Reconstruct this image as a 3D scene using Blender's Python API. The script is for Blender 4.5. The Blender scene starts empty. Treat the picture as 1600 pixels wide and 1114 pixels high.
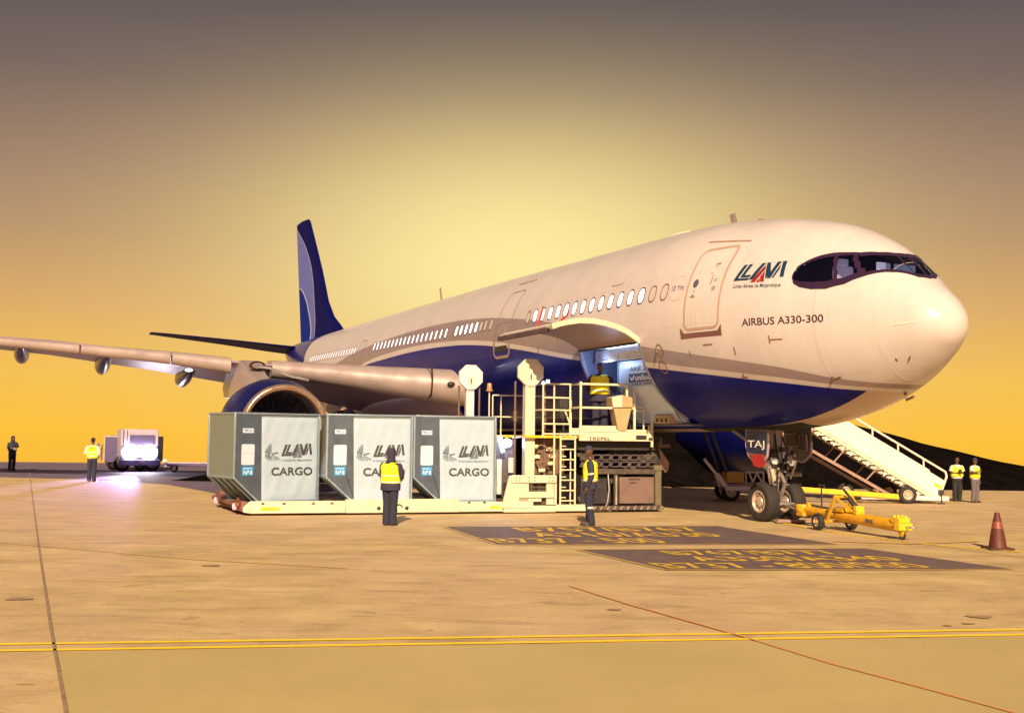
import bpy, bmesh, math, random
from math import sin, cos, pi, radians, atan2, sqrt
from mathutils import Vector, Matrix

random.seed(7)
S = bpy.context.scene
COL = S.collection

# ------------------------------------------------------------------ camera
CAM_H, PITCH, ROLL, FPX = 1.9948, .0720, .0114, 1704.6
_w = Vector((0, cos(PITCH), sin(PITCH))); _u0 = Vector((0, -sin(PITCH), cos(PITCH))); _r0 = Vector((1, 0, 0))
_r = cos(ROLL) * _r0 + sin(ROLL) * _u0
_u = -sin(ROLL) * _r0 + cos(ROLL) * _u0
cam = bpy.data.cameras.new('camera')
cam_o = bpy.data.objects.new('camera', cam); COL.objects.link(cam_o)
cam.sensor_width = 36.0
cam.lens = FPX / 1600 * 36.0
cam.clip_start = .1; cam.clip_end = 5000
M = Matrix.Identity(4)
for i in range(3):
    M[i][0] = _r[i]; M[i][1] = _u[i]; M[i][2] = -_w[i]
M[2][3] = CAM_H
cam_o.matrix_world = M
S.camera = cam_o

# ------------------------------------------------------------------ exposure
S.view_settings.view_transform = 'Standard'
S.view_settings.look = 'None'
S.view_settings.exposure = 0.8
S.view_settings.gamma = 1.0
S.view_settings.use_curve_mapping = False

# ------------------------------------------------------------------ sky
def lin(c):
    c /= 255.0
    return c / 12.92 if c <= .04045 else ((c + .055) / 1.055) ** 2.4
def srgb(r, g, b): return (lin(r), lin(g), lin(b), 1)

SUN_AZ = Vector((.0, -1.0)); SUN_EL = radians(31)
W = bpy.data.worlds.new('World'); S.world = W; W.use_nodes = True
nt = W.node_tree; nt.nodes.clear()
def N(t, kind, **kw):
    n = t.nodes.new(kind)
    for k, v in kw.items(): setattr(n, k, v)
    return n
def math_(t, op, a, b=None, clamp=False):
    n = N(t, 'ShaderNodeMath', operation=op, use_clamp=clamp)
    for i, v in enumerate((a, b)):
        if v is None: continue
        if isinstance(v, (int, float)): n.inputs[i].default_value = v
        else: t.links.new(v, n.inputs[i])
    return n.outputs[0]
def ramp(t, fac, stops, interp='EASE'):
    n = N(t, 'ShaderNodeValToRGB'); cr = n.color_ramp; cr.interpolation = interp
    while len(cr.elements) > 1: cr.elements.remove(cr.elements[-1])
    cr.elements[0].position = stops[0][0]; cr.elements[0].color = stops[0][1]
    for p, c in stops[1:]:
        e = cr.elements.new(p); e.color = c
    t.links.new(fac, n.inputs[0]); return n.outputs[0]
def mixc(t, fac, a, b, mode='MIX'):
    n = N(t, 'ShaderNodeMix', data_type='RGBA', blend_type=mode)
    for sock, v in ((n.inputs[0], fac), (n.inputs[6], a), (n.inputs[7], b)):
        if isinstance(v, (int, float)): sock.default_value = v
        elif isinstance(v, tuple): sock.default_value = v
        else: t.links.new(v, sock)
    return n.outputs[2]
tc = N(nt, 'ShaderNodeTexCoord')
sp = N(nt, 'ShaderNodeSeparateXYZ'); nt.links.new(tc.outputs['Generated'], sp.inputs[0])
# evening gradient by height above the horizon (sin of elevation 0 .. .5)
hz = math_(nt, 'MULTIPLY', math_(nt, 'ADD', sp.outputs[2], .05), 1 / .55, True)
def hp(z): return (z + .05) / .55
base = ramp(nt, hz, [(0, srgb(246, 182, 56)), (hp(.0), srgb(253, 192, 56)), (hp(.055), srgb(242, 190, 84)), (hp(.11), srgb(214, 167, 102)),
                     (hp(.17), srgb(176, 140, 108)), (hp(.23), srgb(147, 121, 105)), (hp(.30), srgb(112, 97, 95)), (hp(.38), srgb(86, 80, 85)), (1, srgb(80, 76, 80))], 'LINEAR')
# glow round the place where the sun went down, behind the aircraft
gd = Vector((.006, 1, .155)).normalized()
dx = math_(nt, 'SUBTRACT', sp.outputs[0], gd.x); dz = math_(nt, 'SUBTRACT', sp.outputs[2], gd.z)
dx2 = math_(nt, 'POWER', math_(nt, 'ABSOLUTE', math_(nt, 'DIVIDE', dx, .225)), 2.0)
dz2 = math_(nt, 'POWER', math_(nt, 'ABSOLUTE', math_(nt, 'DIVIDE', dz, .118)), 2.0)
gl = math_(nt, 'POWER', 2.718, math_(nt, 'MULTIPLY', math_(nt, 'ADD', dx2, dz2), -1.0))
front = math_(nt, 'GREATER_THAN', sp.outputs[1], 0.0)
gl = math_(nt, 'MULTIPLY', math_(nt, 'MULTIPLY', gl, front), .95, True)
dxw = math_(nt, 'POWER', math_(nt, 'ABSOLUTE', math_(nt, 'DIVIDE', dx, .36)), 2.0)
dzw = math_(nt, 'POWER', math_(nt, 'ABSOLUTE', math_(nt, 'DIVIDE', dz, .14)), 2.0)
gw = math_(nt, 'MULTIPLY', math_(nt, 'MULTIPLY', math_(nt, 'POWER', 2.718, math_(nt, 'MULTIPLY', math_(nt, 'ADD', dxw, dzw), -1.0)), front), .40, True)
skyc = mixc(nt, gl, mixc(nt, gw, base, srgb(246, 194, 118)), srgb(255, 237, 160))
# the sky behind the camera, away from the sunset: mauve, its lower part warmed and raised as fill for the fuselage side
bk = math_(nt, 'MULTIPLY', math_(nt, 'SUBTRACT', .25, sp.outputs[1]), 1.4, True)
bkz = math_(nt, 'MULTIPLY', math_(nt, 'ADD', sp.outputs[2], .1), .9, True)
backc = ramp(nt, bkz, [(0, srgb(186, 140, 122)), (.35, srgb(142, 112, 128)), (1, srgb(84, 76, 112))], 'LINEAR')
skyc = mixc(nt, bk, skyc, backc)
bg = N(nt, 'ShaderNodeBackground'); nt.links.new(skyc, bg.inputs[0]); bg.inputs[1].default_value = .585
wo = N(nt, 'ShaderNodeOutputWorld'); nt.links.new(bg.outputs[0], wo.inputs[0])

# ------------------------------------------------------------------ sun (stands for the high apron floodlights)
sl = bpy.data.lights.new('sun', 'SUN'); sl.energy = 4.8; sl.angle = radians(.8); sl.color = (1, .745, .45)
so = bpy.data.objects.new('sun', sl); COL.objects.link(so)
_sd = Vector((SUN_AZ.x * cos(SUN_EL), SUN_AZ.y * cos(SUN_EL), sin(SUN_EL)))
so.rotation_euler = (-_sd).to_track_quat('-Z', 'Y').to_euler()
so.location = (30, -40, 40)

# ------------------------------------------------------------------ pixel helper: where a sight line of the photograph meets the ground
def gnd(x, y, z=0.0):
    d = _w * FPX + _r * (x - 800) + _u * (557 - y)
    t = (z - CAM_H) / d.z
    return Vector((d.x * t, d.y * t, z))

# ------------------------------------------------------------------ materials
MATS = {}
def mat(name, col, rough=.5, metal=0.0, var=.12, scale=3.0, bump=0.0, bscale=40., coat=0.0, emit=None, estr=0.0, trans=0.0, stretch=None, spec=None):
    if name in MATS: return MATS[name]
    m = bpy.data.materials.new(name); m.use_nodes = True
    t = m.node_tree; p = t.nodes['Principled BSDF']
    c = (col[0], col[1], col[2], 1)
    tcn = N(t, 'ShaderNodeTexCoord')
    src = tcn.outputs['Object']
    if stretch:
        mp = N(t, 'ShaderNodeMapping'); mp.inputs['Scale'].default_value = stretch
        t.links.new(src, mp.inputs[0]); src = mp.outputs[0]
    if var > 0:
        nz = N(t, 'ShaderNodeTexNoise'); nz.inputs['Scale'].default_value = scale; nz.inputs['Detail'].default_value = 6; nz.inputs['Roughness'].default_value = .65
        t.links.new(src, nz.inputs['Vector'])
        lo = tuple(v * (1 - var) for v in col) + (1,); hi = tuple(min(1, v * (1 + var)) for v in col) + (1,)
        o = ramp(t, nz.outputs[0], [(.3, lo), (.7, hi)], 'LINEAR')
        t.links.new(o, p.inputs['Base Color'])
        r = N(t, 'ShaderNodeMapRange'); r.inputs[1].default_value = .3; r.inputs[2].default_value = .7
        r.inputs[3].default_value = max(.02, rough - .08); r.inputs[4].default_value = min(1, rough + .1)
        t.links.new(nz.outputs[0], r.inputs[0]); t.links.new(r.outputs[0], p.inputs['Roughness'])
    else:
        p.inputs['Base Color'].default_value = c; p.inputs['Roughness'].default_value = rough
    p.inputs['Metallic'].default_value = metal
    if coat: p.inputs['Coat Weight'].default_value = coat; p.inputs['Coat Roughness'].default_value = .12
    if spec is not None: p.inputs['Specular IOR Level'].default_value = spec
    if trans: p.inputs['Transmission Weight'].default_value = trans; p.inputs['IOR'].default_value = 1.05
    if emit: p.inputs['Emission Color'].default_value = (*emit, 1); p.inputs['Emission Strength'].default_value = estr
    if bump:
        b = N(t, 'ShaderNodeTexNoise'); b.inputs['Scale'].default_value = bscale; b.inputs['Detail'].default_value = 5
        t.links.new(src, b.inputs['Vector'])
        bn = N(t, 'ShaderNodeBump'); bn.inputs['Strength'].default_value = bump; bn.inputs['Distance'].default_value = .02
        t.links.new(b.outputs[0], bn.inputs['Height']); t.links.new(bn.outputs[0], p.inputs['Normal'])
    MATS[name] = m; return m

def fcurve(t, val, pts, x0, x1, y0, y1):
    """value -> curve through pts, as a float-curve node"""
    v = math_(t, 'DIVIDE', math_(t, 'SUBTRACT', val, x0), x1 - x0, True)
    n = N(t, 'ShaderNodeFloatCurve'); cv = n.mapping.curves[0]
    P = [((x - x0) / (x1 - x0), (y - y0) / (y1 - y0)) for x, y in pts]
    cv.points[0].location = P[0]; cv.points[-1].location = P[-1]
    for q in P[1:-1]: cv.points.new(*q)
    n.mapping.update()
    t.links.new(v, n.inputs[1])
    return math_(t, 'ADD', math_(t, 'MULTIPLY', n.outputs[0], y1 - y0), y0)

# ------------------------------------------------------------------ mesh builder
class MB:
    def __init__(s): s.v = []; s.f = []; s.m = []
    def add(s, vs, fs, mi=0):
        b = len(s.v); s.v += [tuple(v) for v in vs]
        for f in fs: s.f.append(tuple(i + b for i in f)); s.m.append(mi)
        return s
    def box(s, lo, hi, mi=0, M=None):
        x0, y0, z0 = lo; x1, y1, z1 = hi
        vs = [Vector(v) for v in ((x0, y0, z0), (x1, y0, z0), (x1, y1, z0), (x0, y1, z0), (x0, y0, z1), (x1, y0, z1), (x1, y1, z1), (x0, y1, z1))]
        if M: vs = [M @ v for v in vs]
        return s.add(vs, [(0, 3, 2, 1), (4, 5, 6, 7), (0, 1, 5, 4), (1, 2, 6, 5), (2, 3, 7, 6), (3, 0, 4, 7)], mi)
    def bar(s, p, q, r, n=8, mi=0, r2=None):
        p, q = Vector(p), Vector(q); d = (q - p)
        if d.length < 1e-6: return s
        d.normalize(); a = d.orthogonal().normalized(); b = d.cross(a); r2 = r if r2 is None else r2
        vs = [p + (a * cos(2 * pi * i / n) + b * sin(2 * pi * i / n)) * r for i in range(n)] + [q + (a * cos(2 * pi * i / n) + b * sin(2 * pi * i / n)) * r2 for i in range(n)]
        fs = [(i, (i + 1) % n, n + (i + 1) % n, n + i) for i in range(n)] + [tuple(range(n))[::-1], tuple(range(n, 2 * n))]
        return s.add(vs, fs, mi)
    def beam(s, p, q, w, h, up=(0, 0, 1), mi=0):
        p, q = Vector(p), Vector(q); d = (q - p).normalized(); u = Vector(up); a = d.cross(u).normalized(); u = a.cross(d).normalized()
        vs = [e + a * sx * w / 2 + u * sz * h / 2 for e in (p, q) for sx, sz in ((-1, -1), (1, -1), (1, 1), (-1, 1))]
        return s.add(vs, [(0, 1, 2, 3), (7, 6, 5, 4), (0, 4, 5, 1), (1, 5, 6, 2), (2, 6, 7, 3), (3, 7, 4, 0)], mi)
    def tube(s, pts, r, n=8, mi=0, closed=False):
        pts = [Vector(p) for p in pts]; k = len(pts); rings = []
        a = None
        for i, p in enumerate(pts):
            if closed: d = pts[(i + 1) % k] - pts[i - 1]
            else: d = pts[min(i + 1, k - 1)] - pts[max(i - 1, 0)]
            d.normalize()
            a = d.orthogonal().normalized() if a is None else (a - d * a.dot(d)).normalized()
            b = d.cross(a); rr = r[i] if isinstance(r, (list, tuple)) else r
            rings.append([p + (a * cos(2 * pi * j / n) + b * sin(2 * pi * j / n)) * rr for j in range(n)])
        vs = [v for g in rings for v in g]; fs = []
        for i in range(k if closed else k - 1):
            i2 = (i + 1) % k
            for j in range(n): fs.append((i * n + j, i * n + (j + 1) % n, i2 * n + (j + 1) % n, i2 * n + j))
        if not closed: fs += [tuple(range(n))[::-1], tuple(range((k - 1) * n, k * n))]
        return s.add(vs, fs, mi)
    def loft(s, rings, mi=0, cap=True, closed=True):
        n = len(rings[0]); vs = [v for g in rings for v in g]; fs = []
        for i in range(len(rings) - 1):
            for j in range(n if closed else n - 1):
                j2 = (j + 1) % n; fs.append((i * n + j, i * n + j2, (i + 1) * n + j2, (i + 1) * n + j))
        if cap and closed: fs += [tuple(range(n))[::-1], tuple(range(len(vs) - n, len(vs)))]
        return s.add(vs, fs, mi)
    def prism(s, poly, fn, d0, d1, mi=0):
        """poly: 2-D outline; fn(x, y, d) -> point; extruded from depth d0 to d1"""
        n = len(poly); vs = [fn(x, y, d0) for x, y in poly] + [fn(x, y, d1) for x, y in poly]
        fs = [tuple(range(n))[::-1], tuple(range(n, 2 * n))] + [(i, (i + 1) % n, n + (i + 1) % n, n + i) for i in range(n)]
        return s.add(vs, fs, mi)
    def lathe(s, prof, fn, n=32, mi=0, cap=False):
        """prof: (r, h) list; fn(x, y, h) -> point"""
        rings = [[fn(r * cos(2 * pi * j / n), r * sin(2 * pi * j / n), h) for j in range(n)] for r, h in prof]
        return s.loft(rings, mi, cap)
    def ball(s, c, rx, ry=None, rz=None, n=16, m=10, mi=0):
        ry = rx if ry is None else ry; rz = rx if rz is None else rz; c = Vector(c)
        rings = [[c + Vector((rx * sin(pi * i / m) * cos(2 * pi * j / n), ry * sin(pi * i / m) * sin(2 * pi * j / n), -rz * cos(pi * i / m))) for j in range(n)] for i in range(1, m)]
        b = len(s.v); s.loft(rings, mi, False)
        s.add([c - Vector((0, 0, rz)), c + Vector((0, 0, rz))], [], mi)
        lo, hi = len(s.v) - 2, len(s.v) - 1; k = b + (m - 2) * n
        for j in range(n):
            s.f.append((lo, b + (j + 1) % n, b + j)); s.m.append(mi)
            s.f.append((hi, k + j, k + (j + 1) % n)); s.m.append(mi)
        return s
    def build(s, name, mats, parent=None, bevel=0.0, smooth=40, fix=True, weld=False):
        me = bpy.data.meshes.new(name); me.from_pydata(s.v, [], s.f)
        for m in (mats if isinstance(mats, (list, tuple)) else [mats]): me.materials.append(m)
        me.polygons.foreach_set('material_index', s.m)
        bm = bmesh.new(); bm.from_mesh(me)
        if weld: bmesh.ops.remove_doubles(bm, verts=bm.verts, dist=1e-5)
        if fix: bmesh.ops.recalc_face_normals(bm, faces=bm.faces)
        bm.to_mesh(me); bm.free()
        if smooth:
            me.polygons.foreach_set('use_smooth', [True] * len(me.polygons))
            me.set_sharp_from_angle(angle=radians(smooth))
        me.update()
        o = bpy.data.objects.new(name, me); COL.objects.link(o)
        if parent is not None: o.parent = parent
        if bevel:
            b = o.modifiers.new('edge', 'BEVEL'); b.width = bevel; b.segments = 2; b.limit_method = 'ANGLE'; b.angle_limit = radians(50)
        return o

def tag(o, label=None, cat=None, group=None, kind=None):
    if label: o['label'] = label
    if cat: o['category'] = cat
    if group: o['group'] = group
    if kind: o['kind'] = kind
    return o
def thing(name, label, cat, loc=(0, 0, 0), rz=0.0, group=None):
    o = bpy.data.objects.new(name, None); COL.objects.link(o); o.empty_display_size = .3
    o.location = loc; o.rotation_euler = (0, 0, rz)
    return tag(o, label, cat, group)
def dup(root, loc, rz=None, label=None):
    c = root.copy(); COL.objects.link(c); c.location = loc
    if rz is not None: c.rotation_euler = (0, 0, rz)
    if label: c['label'] = label
    for ch in root.children:
        k = ch.copy(); COL.objects.link(k); k.parent = c
        for g in ch.children:
            j = g.copy(); COL.objects.link(j); j.parent = k
    return c

FONT_CACHE = {}
def text_polys(s, bold=0.0):
    """outline mesh of a line of writing in the built-in font: verts (x, y) with cap height about 1, faces"""
    key = (s, bold)
    if key in FONT_CACHE: return FONT_CACHE[key]
    cu = bpy.data.curves.new('writing', 'FONT'); cu.body = s; cu.size = 1.0; cu.resolution_u = 4; cu.offset = bold; cu.fill_mode = 'FRONT'
    o = bpy.data.objects.new('writing', cu); COL.objects.link(o)
    dg = bpy.context.evaluated_depsgraph_get(); dg.update()
    me = bpy.data.meshes.new_from_object(o.evaluated_get(dg))
    vs = [(v.co.x, v.co.y) for v in me.vertices]; fs = [tuple(p.vertices) for p in me.polygons]
    bpy.data.objects.remove(o); bpy.data.curves.remove(cu); bpy.data.meshes.remove(me)
    x0 = min(v[0] for v in vs); x1 = max(v[0] for v in vs); y1 = max(v[1] for v in vs); y0 = min(v[1] for v in vs)
    FONT_CACHE[key] = (vs, fs, x0, x1, y0, y1)
    return FONT_CACHE[key]
def add_text(mb, s, fn, x0, x1, y0, y1, bold=0.0, mi=0):
    """writing stretched into the box x0..x1, y0..y1 of a surface; fn(x, y) -> point"""
    vs, fs, a0, a1, b0, b1 = text_polys(s, bold)
    mb.add([fn(x0 + (x - a0) / (a1 - a0) * (x1 - x0), y0 + (y - b0) / (b1 - b0) * (y1 - y0)) for x, y in vs], fs, mi)
# the airline's emblem letters: outlines in a 1.0 x .43 box, mi 0 dark strokes, mi 1 the middle triangle
def _lg(pts): return [((x - 790) / 472, (522 - y) / 472) for x, y in pts]
LOGO = [(_lg([(848, 337), (884, 334), (834, 476), (946, 474), (938, 497), (790, 500)]), 0),
        (_lg([(900, 333), (934, 331), (892, 445), (957, 443), (948, 466), (852, 468)]), 0),
        (_lg([(1022, 329), (1058, 327), (986, 492), (944, 494)]), 0),
        (_lg([(1062, 348), (1076, 392), (1013, 521), (967, 522)]), 1),
        (_lg([(1078, 405), (1098, 518), (1064, 519), (1050, 468)]), 1),
        (_lg([(1047, 476), (1059, 512), (1060, 520), (1024, 521)]), 1),
        (_lg([(1066, 326), (1100, 324), (1134, 425), (1110, 486), (1102, 486)]), 0),
        (_lg([(1160, 322), (1196, 319), (1150, 485), (1114, 487)]), 0),
        (_lg([(1200, 345), (1206, 400), (1176, 484), (1158, 485)]), 0),
        (_lg([(1206, 319), (1242, 317), (1264, 476), (1230, 479)]), 0)]
def fine_poly(poly, step):
    bm = bmesh.new(); f = bm.faces.new([bm.verts.new((x, y, 0)) for x, y in poly])
    bmesh.ops.triangulate(bm, faces=[f])
    for _ in range(6):
        es = [e for e in bm.edges if e.calc_length() > step]
        if not es: break
        bmesh.ops.subdivide_edges(bm, edges=es, cuts=1); bmesh.ops.triangulate(bm, faces=bm.faces[:])
    bm.verts.index_update(); vs = [(v.co.x, v.co.y) for v in bm.verts]; fs = [tuple(v.index for v in f.verts) for f in bm.faces]; bm.free()
    return vs, fs
def add_logo(mb, fn, x0, y0, w, h, m0=0, m1=1, step=.12):
    for poly, k in LOGO:
        vs, fs = fine_poly(poly, step)
        mb.add([fn(x0 + x * w, y0 + y / .43 * h) for x, y in vs], fs, m1 if k else m0)

# ------------------------------------------------------------------ colours
m_cream = mat('cream_paint', (.60, .54, .42), .42, var=.10, scale=2.5, bump=.05)
m_cream_worn = mat('worn_cream_paint', (.60, .54, .40), .5, var=.22, scale=4, bump=.08)
m_yellow = mat('yellow_paint', (.72, .46, .02), .42, var=.14, scale=5)
m_dark = mat('dark_steel', (.035, .032, .035), .5, .3, var=.3)
m_black = mat('black_rubber', (.018, .017, .018), .75, var=.25, scale=9, bump=.1)
m_brown = mat('brown_steel', (.16, .10, .08), .5, .2, var=.25)
m_steel = mat('steel', (.45, .44, .43), .35, .7, var=.15)
m_chrome = mat('oleo_chrome', (.75, .75, .75), .12, 1, var=0)
m_white = mat('white_paint', (.78, .76, .72), .4, var=.06)
m_navy = mat('navy_cloth', (.030, .028, .060), .9, var=.25, scale=14, bump=.3, bscale=30)
m_trouser = mat('dark_blue_trousers', (.022, .022, .048), .9, var=.25, scale=14, bump=.3, bscale=30)
m_hivis = mat('yellow_vest_cloth', (.80, .72, .02), .8, var=.12, scale=10, bump=.25, bscale=25)
m_reflect = mat('silver_reflective_tape', (.75, .73, .66), .35, .2, var=.05)
m_skin = mat('brown_skin', (.11, .055, .035), .55, var=.1, scale=10)
m_shoe = mat('black_leather', (.02, .018, .018), .4, var=.2)
m_shirt = mat('white_shirt_cloth', (.68, .62, .62), .9, var=.08, scale=12, bump=.2)
m_grey_cloth = mat('grey_trousers_cloth', (.12, .10, .12), .9, var=.2, scale=12, bump=.2)
m_dark_cloth = mat('black_trousers_cloth', (.02, .02, .022), .9, var=.2, scale=12, bump=.2)
m_red = mat('red_cloth', (.36, .02, .018), .7, var=.15)

# ================================================================== GROUND
def concrete():
    m = bpy.data.materials.new('apron_concrete'); m.use_nodes = True; t = m.node_tree; p = t.nodes['Principled BSDF']
    tcn = N(t, 'ShaderNodeTexCoord'); ob = tcn.outputs['Object']
    def noise(scale, detail=6, rough=.6, st=None, dist=0.0):
        src = ob
        if st:
            mp = N(t, 'ShaderNodeMapping'); mp.inputs['Scale'].default_value = st; mp.inputs['Rotation'].default_value = (0, 0, radians(5)); t.links.new(ob, mp.inputs[0]); src = mp.outputs[0]
        n = N(t, 'ShaderNodeTexNoise'); n.inputs['Scale'].default_value = scale; n.inputs['Detail'].default_value = detail; n.inputs['Roughness'].default_value = rough
        n.inputs['Distortion'].default_value = dist
        t.links.new(src, n.inputs['Vector']); return n.outputs[0]
    big = noise(.12, 5, .6, (1, 1, 1), .4); mid = noise(.8, 8, .68); streak = noise(1.6, 7, .72, (.42, 1.5, 1), .3); fine = noise(22, 4, .6); spots = noise(2.6, 3, .5, (.6, 1.3, 1), 1.0)
    c = ramp(t, mid, [(.28, (.36, .27, .135, 1)), (.5, (.47, .357, .18, 1)), (.72, (.59, .46, .255, 1))], 'LINEAR')
    bigm = ramp(t, big, [(.38, (0, 0, 0, 1)), (.62, (1, 1, 1, 1))], 'EASE'); c = mixc(t, math_(t, 'MULTIPLY', bigm, .4), c, (.50, .355, .26, 1))
    sk = ramp(t, streak, [(.36, (.62, .57, .52, 1)), (.47, (1, 1, 1, 1)), (.62, (1.15, 1.12, 1.06, 1))], 'LINEAR')
    c = mixc(t, .55, c, sk, 'MULTIPLY')
    st2 = ramp(t, spots, [(.24, (.62, .56, .5, 1)), (.36, (1, 1, 1, 1))], 'LINEAR')
    c = mixc(t, .65, c, st2, 'MULTIPLY')
    gr = ramp(t, fine, [(.3, (.84, .84, .84, 1)), (.7, (1.12, 1.12, 1.12, 1))], 'LINEAR')
    c = mixc(t, .8, c, gr, 'MULTIPLY')
    grain = noise(140, 2, .5); g2 = ramp(t, grain, [(.34, (.70, .68, .66, 1)), (.46, (1, 1, 1, 1)), (.62, (1.1, 1.1, 1.1, 1))], 'LINEAR'); c = mixc(t, .6, c, g2, 'MULTIPLY')
    pit = noise(9, 2, .5, (.7, 1.4, 1), .5); p2 = ramp(t, pit, [(.25, (.55, .47, .40, 1)), (.31, (1, 1, 1, 1))], 'LINEAR'); c = mixc(t, .8, c, p2, 'MULTIPLY')
    t.links.new(c, p.inputs['Base Color'])
    r = N(t, 'ShaderNodeMapRange'); r.inputs[3].default_value = .48; r.inputs[4].default_value = .78; t.links.new(mid, r.inputs[0]); t.links.new(r.outputs[0], p.inputs['Roughness'])
    p.inputs['Specular IOR Level'].default_value = .35
    bn = N(t, 'ShaderNodeBump'); bn.inputs['Strength'].default_value = .35; bn.inputs['Distance'].default_value = .01
    t.links.new(math_(t, 'ADD', math_(t, 'MULTIPLY', fine, .5), mid), bn.inputs['Height']); t.links.new(bn.outputs[0], p.inputs['Normal'])
    return m
m_ground = concrete()
mb = MB()
ys = [-60, -20, 0, 10, 20, 30, 40, 50, 60, 66, 70, 76, 90, 130, 200, 400, 900, 2500]
xs = [-2500, -600, -200, -100, -60, -30, 0, 30, 60, 100, 200, 600, 2500]
def gz(y): return 0.0 if y < 66 else -.0022 * (y - 66) ** 2 if y < 76 else -.022 - .2 - .044 * (y - 76)
mb.add([(x, y, gz(y)) for y in ys for x in xs], [(i * len(xs) + j, i * len(xs) + j + 1, (i + 1) * len(xs) + j + 1, (i + 1) * len(xs) + j) for i in range(len(ys) - 1) for j in range(len(xs) - 1)])
tag(mb.build('ground', m_ground, smooth=60), kind='structure')

def sheet(name, pts, z, m, label=None):
    mb = MB(); mb.add([(p[0], p[1], z) for p in pts], [tuple(range(len(pts)))])
    o = mb.build(name, m, smooth=0)
    if o.data.polygons[0].normal.z < 0: o.data.flip_normals()
    return tag(o, kind='structure')
def strip(name, pix, wd, z, m, ext=(0, 0)):
    """painted line through pixels of the photograph; wd in metres"""
    P = [gnd(*p) for p in pix]
    d0 = (P[0] - P[1]).normalized(); d1 = (P[-1] - P[-2]).normalized()
    P[0] = P[0] + d0 * ext[0]; P[-1] = P[-1] + d1 * ext[1]
    L = []; R = []
    for i, p in enumerate(P):
        d = (P[min(i + 1, len(P) - 1)] - P[max(i - 1, 0)]).normalized(); n = Vector((-d.y, d.x, 0))
        L.append(p + n * wd / 2); R.append(p - n * wd / 2)
    mb = MB(); k = len(P)
    mb.add([(v.x, v.y, z) for v in L + R], [(i, k + i, k + i + 1, i + 1) for i in range(k - 1)])
    o = mb.build(name, m, smooth=0)
    if o.data.polygons[0].normal.z < 0: o.data.flip_normals()
    return tag(o, kind='structure')
def worn(name, col, under, amount=.5, scale=6.0, rough=.65):
    m = bpy.data.materials.new(name); m.use_nodes = True; t = m.node_tree; p = t.nodes['Principled BSDF']
    tcn = N(t, 'ShaderNodeTexCoord')
    a = N(t, 'ShaderNodeTexNoise'); a.inputs['Scale'].default_value = scale; a.inputs['Detail'].default_value = 8; a.inputs['Roughness'].default_value = .7
    t.links.new(tcn.outputs['Object'], a.inputs['Vector'])
    f = ramp(t, a.outputs[0], [(amount - .12, (0, 0, 0, 1)), (amount + .1, (1, 1, 1, 1))], 'LINEAR')
    t.links.new(mixc(t, f, (*under, 1), (*col, 1)), p.inputs['Base Color']); p.inputs['Roughness'].default_value = rough
    p.inputs['Specular IOR Level'].default_value = .35
    return m
m_line = worn('yellow_road_paint', (.90, .62, .010), (.66, .48, .10), .33)
m_line_faded = worn('faded_yellow_road_paint', (.66, .43, .05), (.48, .35, .18), .52)
m_orange = worn('red_road_paint', (.60, .27, .085), (.48, .34, .18), .46, 9)
m_panel = worn('dark_panel_paint', (.115, .078, .085), (.19, .14, .115), .40, 3)
m_standno = worn('worn_yellow_number_paint', (.66, .43, .03), (.24, .165, .09), .44, 5)
m_joint = mat('pavement_joint_sealant', (.25, .17, .105), .8, var=.3, scale=8)
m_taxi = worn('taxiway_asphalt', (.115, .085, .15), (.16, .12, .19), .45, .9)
m_smooth = worn('smooth_apron_coating', (.41, .328, .142), (.46, .37, .165), .5, .28, .6)

# darker taxiway strip behind the apron, left side of the picture
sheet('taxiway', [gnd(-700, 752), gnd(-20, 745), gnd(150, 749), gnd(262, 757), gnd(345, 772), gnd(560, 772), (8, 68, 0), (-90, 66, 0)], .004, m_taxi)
# newly coated apron strip nearest the camera
a1, a2 = gnd(1600, 995), gnd(92, 1019)
e1 = a1 + (a1 - a2).normalized() * 3
sheet('apron_coating', [a2, e1, (e1.x + 1, 4.0, 0), gnd(150, 1500)], .004, m_smooth)
for pa, pb in (((0, 1007), (1600, 984)), ((0, 1017), (1600, 992))):
    strip('road_marking', [pa, pb], .082, .008, m_line, (45, 45))
strip('road_marking', [(890, 916), (980, 944), (1160, 995), (1300, 1038), (1440, 1075), (1590, 1116)], .045, .012, m_orange, (0, 3))
strip('pavement_joint', [(46, 738), (60, 850), (80, 985), (104, 1116)], .03, .008, m_joint, (10, 2))
strip('road_marking', [(0, 848), (150, 861), (310, 875), (540, 888)], .05, .008, m_line_faded, (6, 0))
strip('road_marking', [(1215, 816), (1310, 833), (1420, 848), (1600, 863)], .10, .008, m_line, (0, 8))
strip('road_marking', [(1300, 846), (1420, 850), (1530, 846)], .14, .012, m_line_faded, (0, 0))
strip('pavement_joint', [(1210, 818), (1400, 845), (1600, 872)], .03, .012, m_joint, (0, 6))
strip('pavement_joint', [(600, 838), (860, 850), (1110, 858), (1600, 900)], .02, .012, m_joint, (0, 4))
# oil stains: dark drips on the concrete
m_stain = mat('oil_stain', (.30, .20, .11), .55, var=.3, scale=12)
for i, (px, py, rx, ry) in enumerate([(1530, 964, .22, .09), (1512, 975, .1, .04), (30, 936, .22, .09), (1480, 978, .07, .03), (330, 884, .2, .1), (960, 953, .12, .05)]):
    c = gnd(px, py); k = 22
    rr = [.7 + .12 * sin(3 * 2 * pi * j / k + i) + random.uniform(-.12, .12) for j in range(k)]
    sheet('oil_stain', [(c.x + rx * rr[j] * cos(2 * pi * j / k), c.y + ry * 1.6 * rr[j] * sin(2 * pi * j / k)) for j in range(k)], .010, m_stain)

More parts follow.
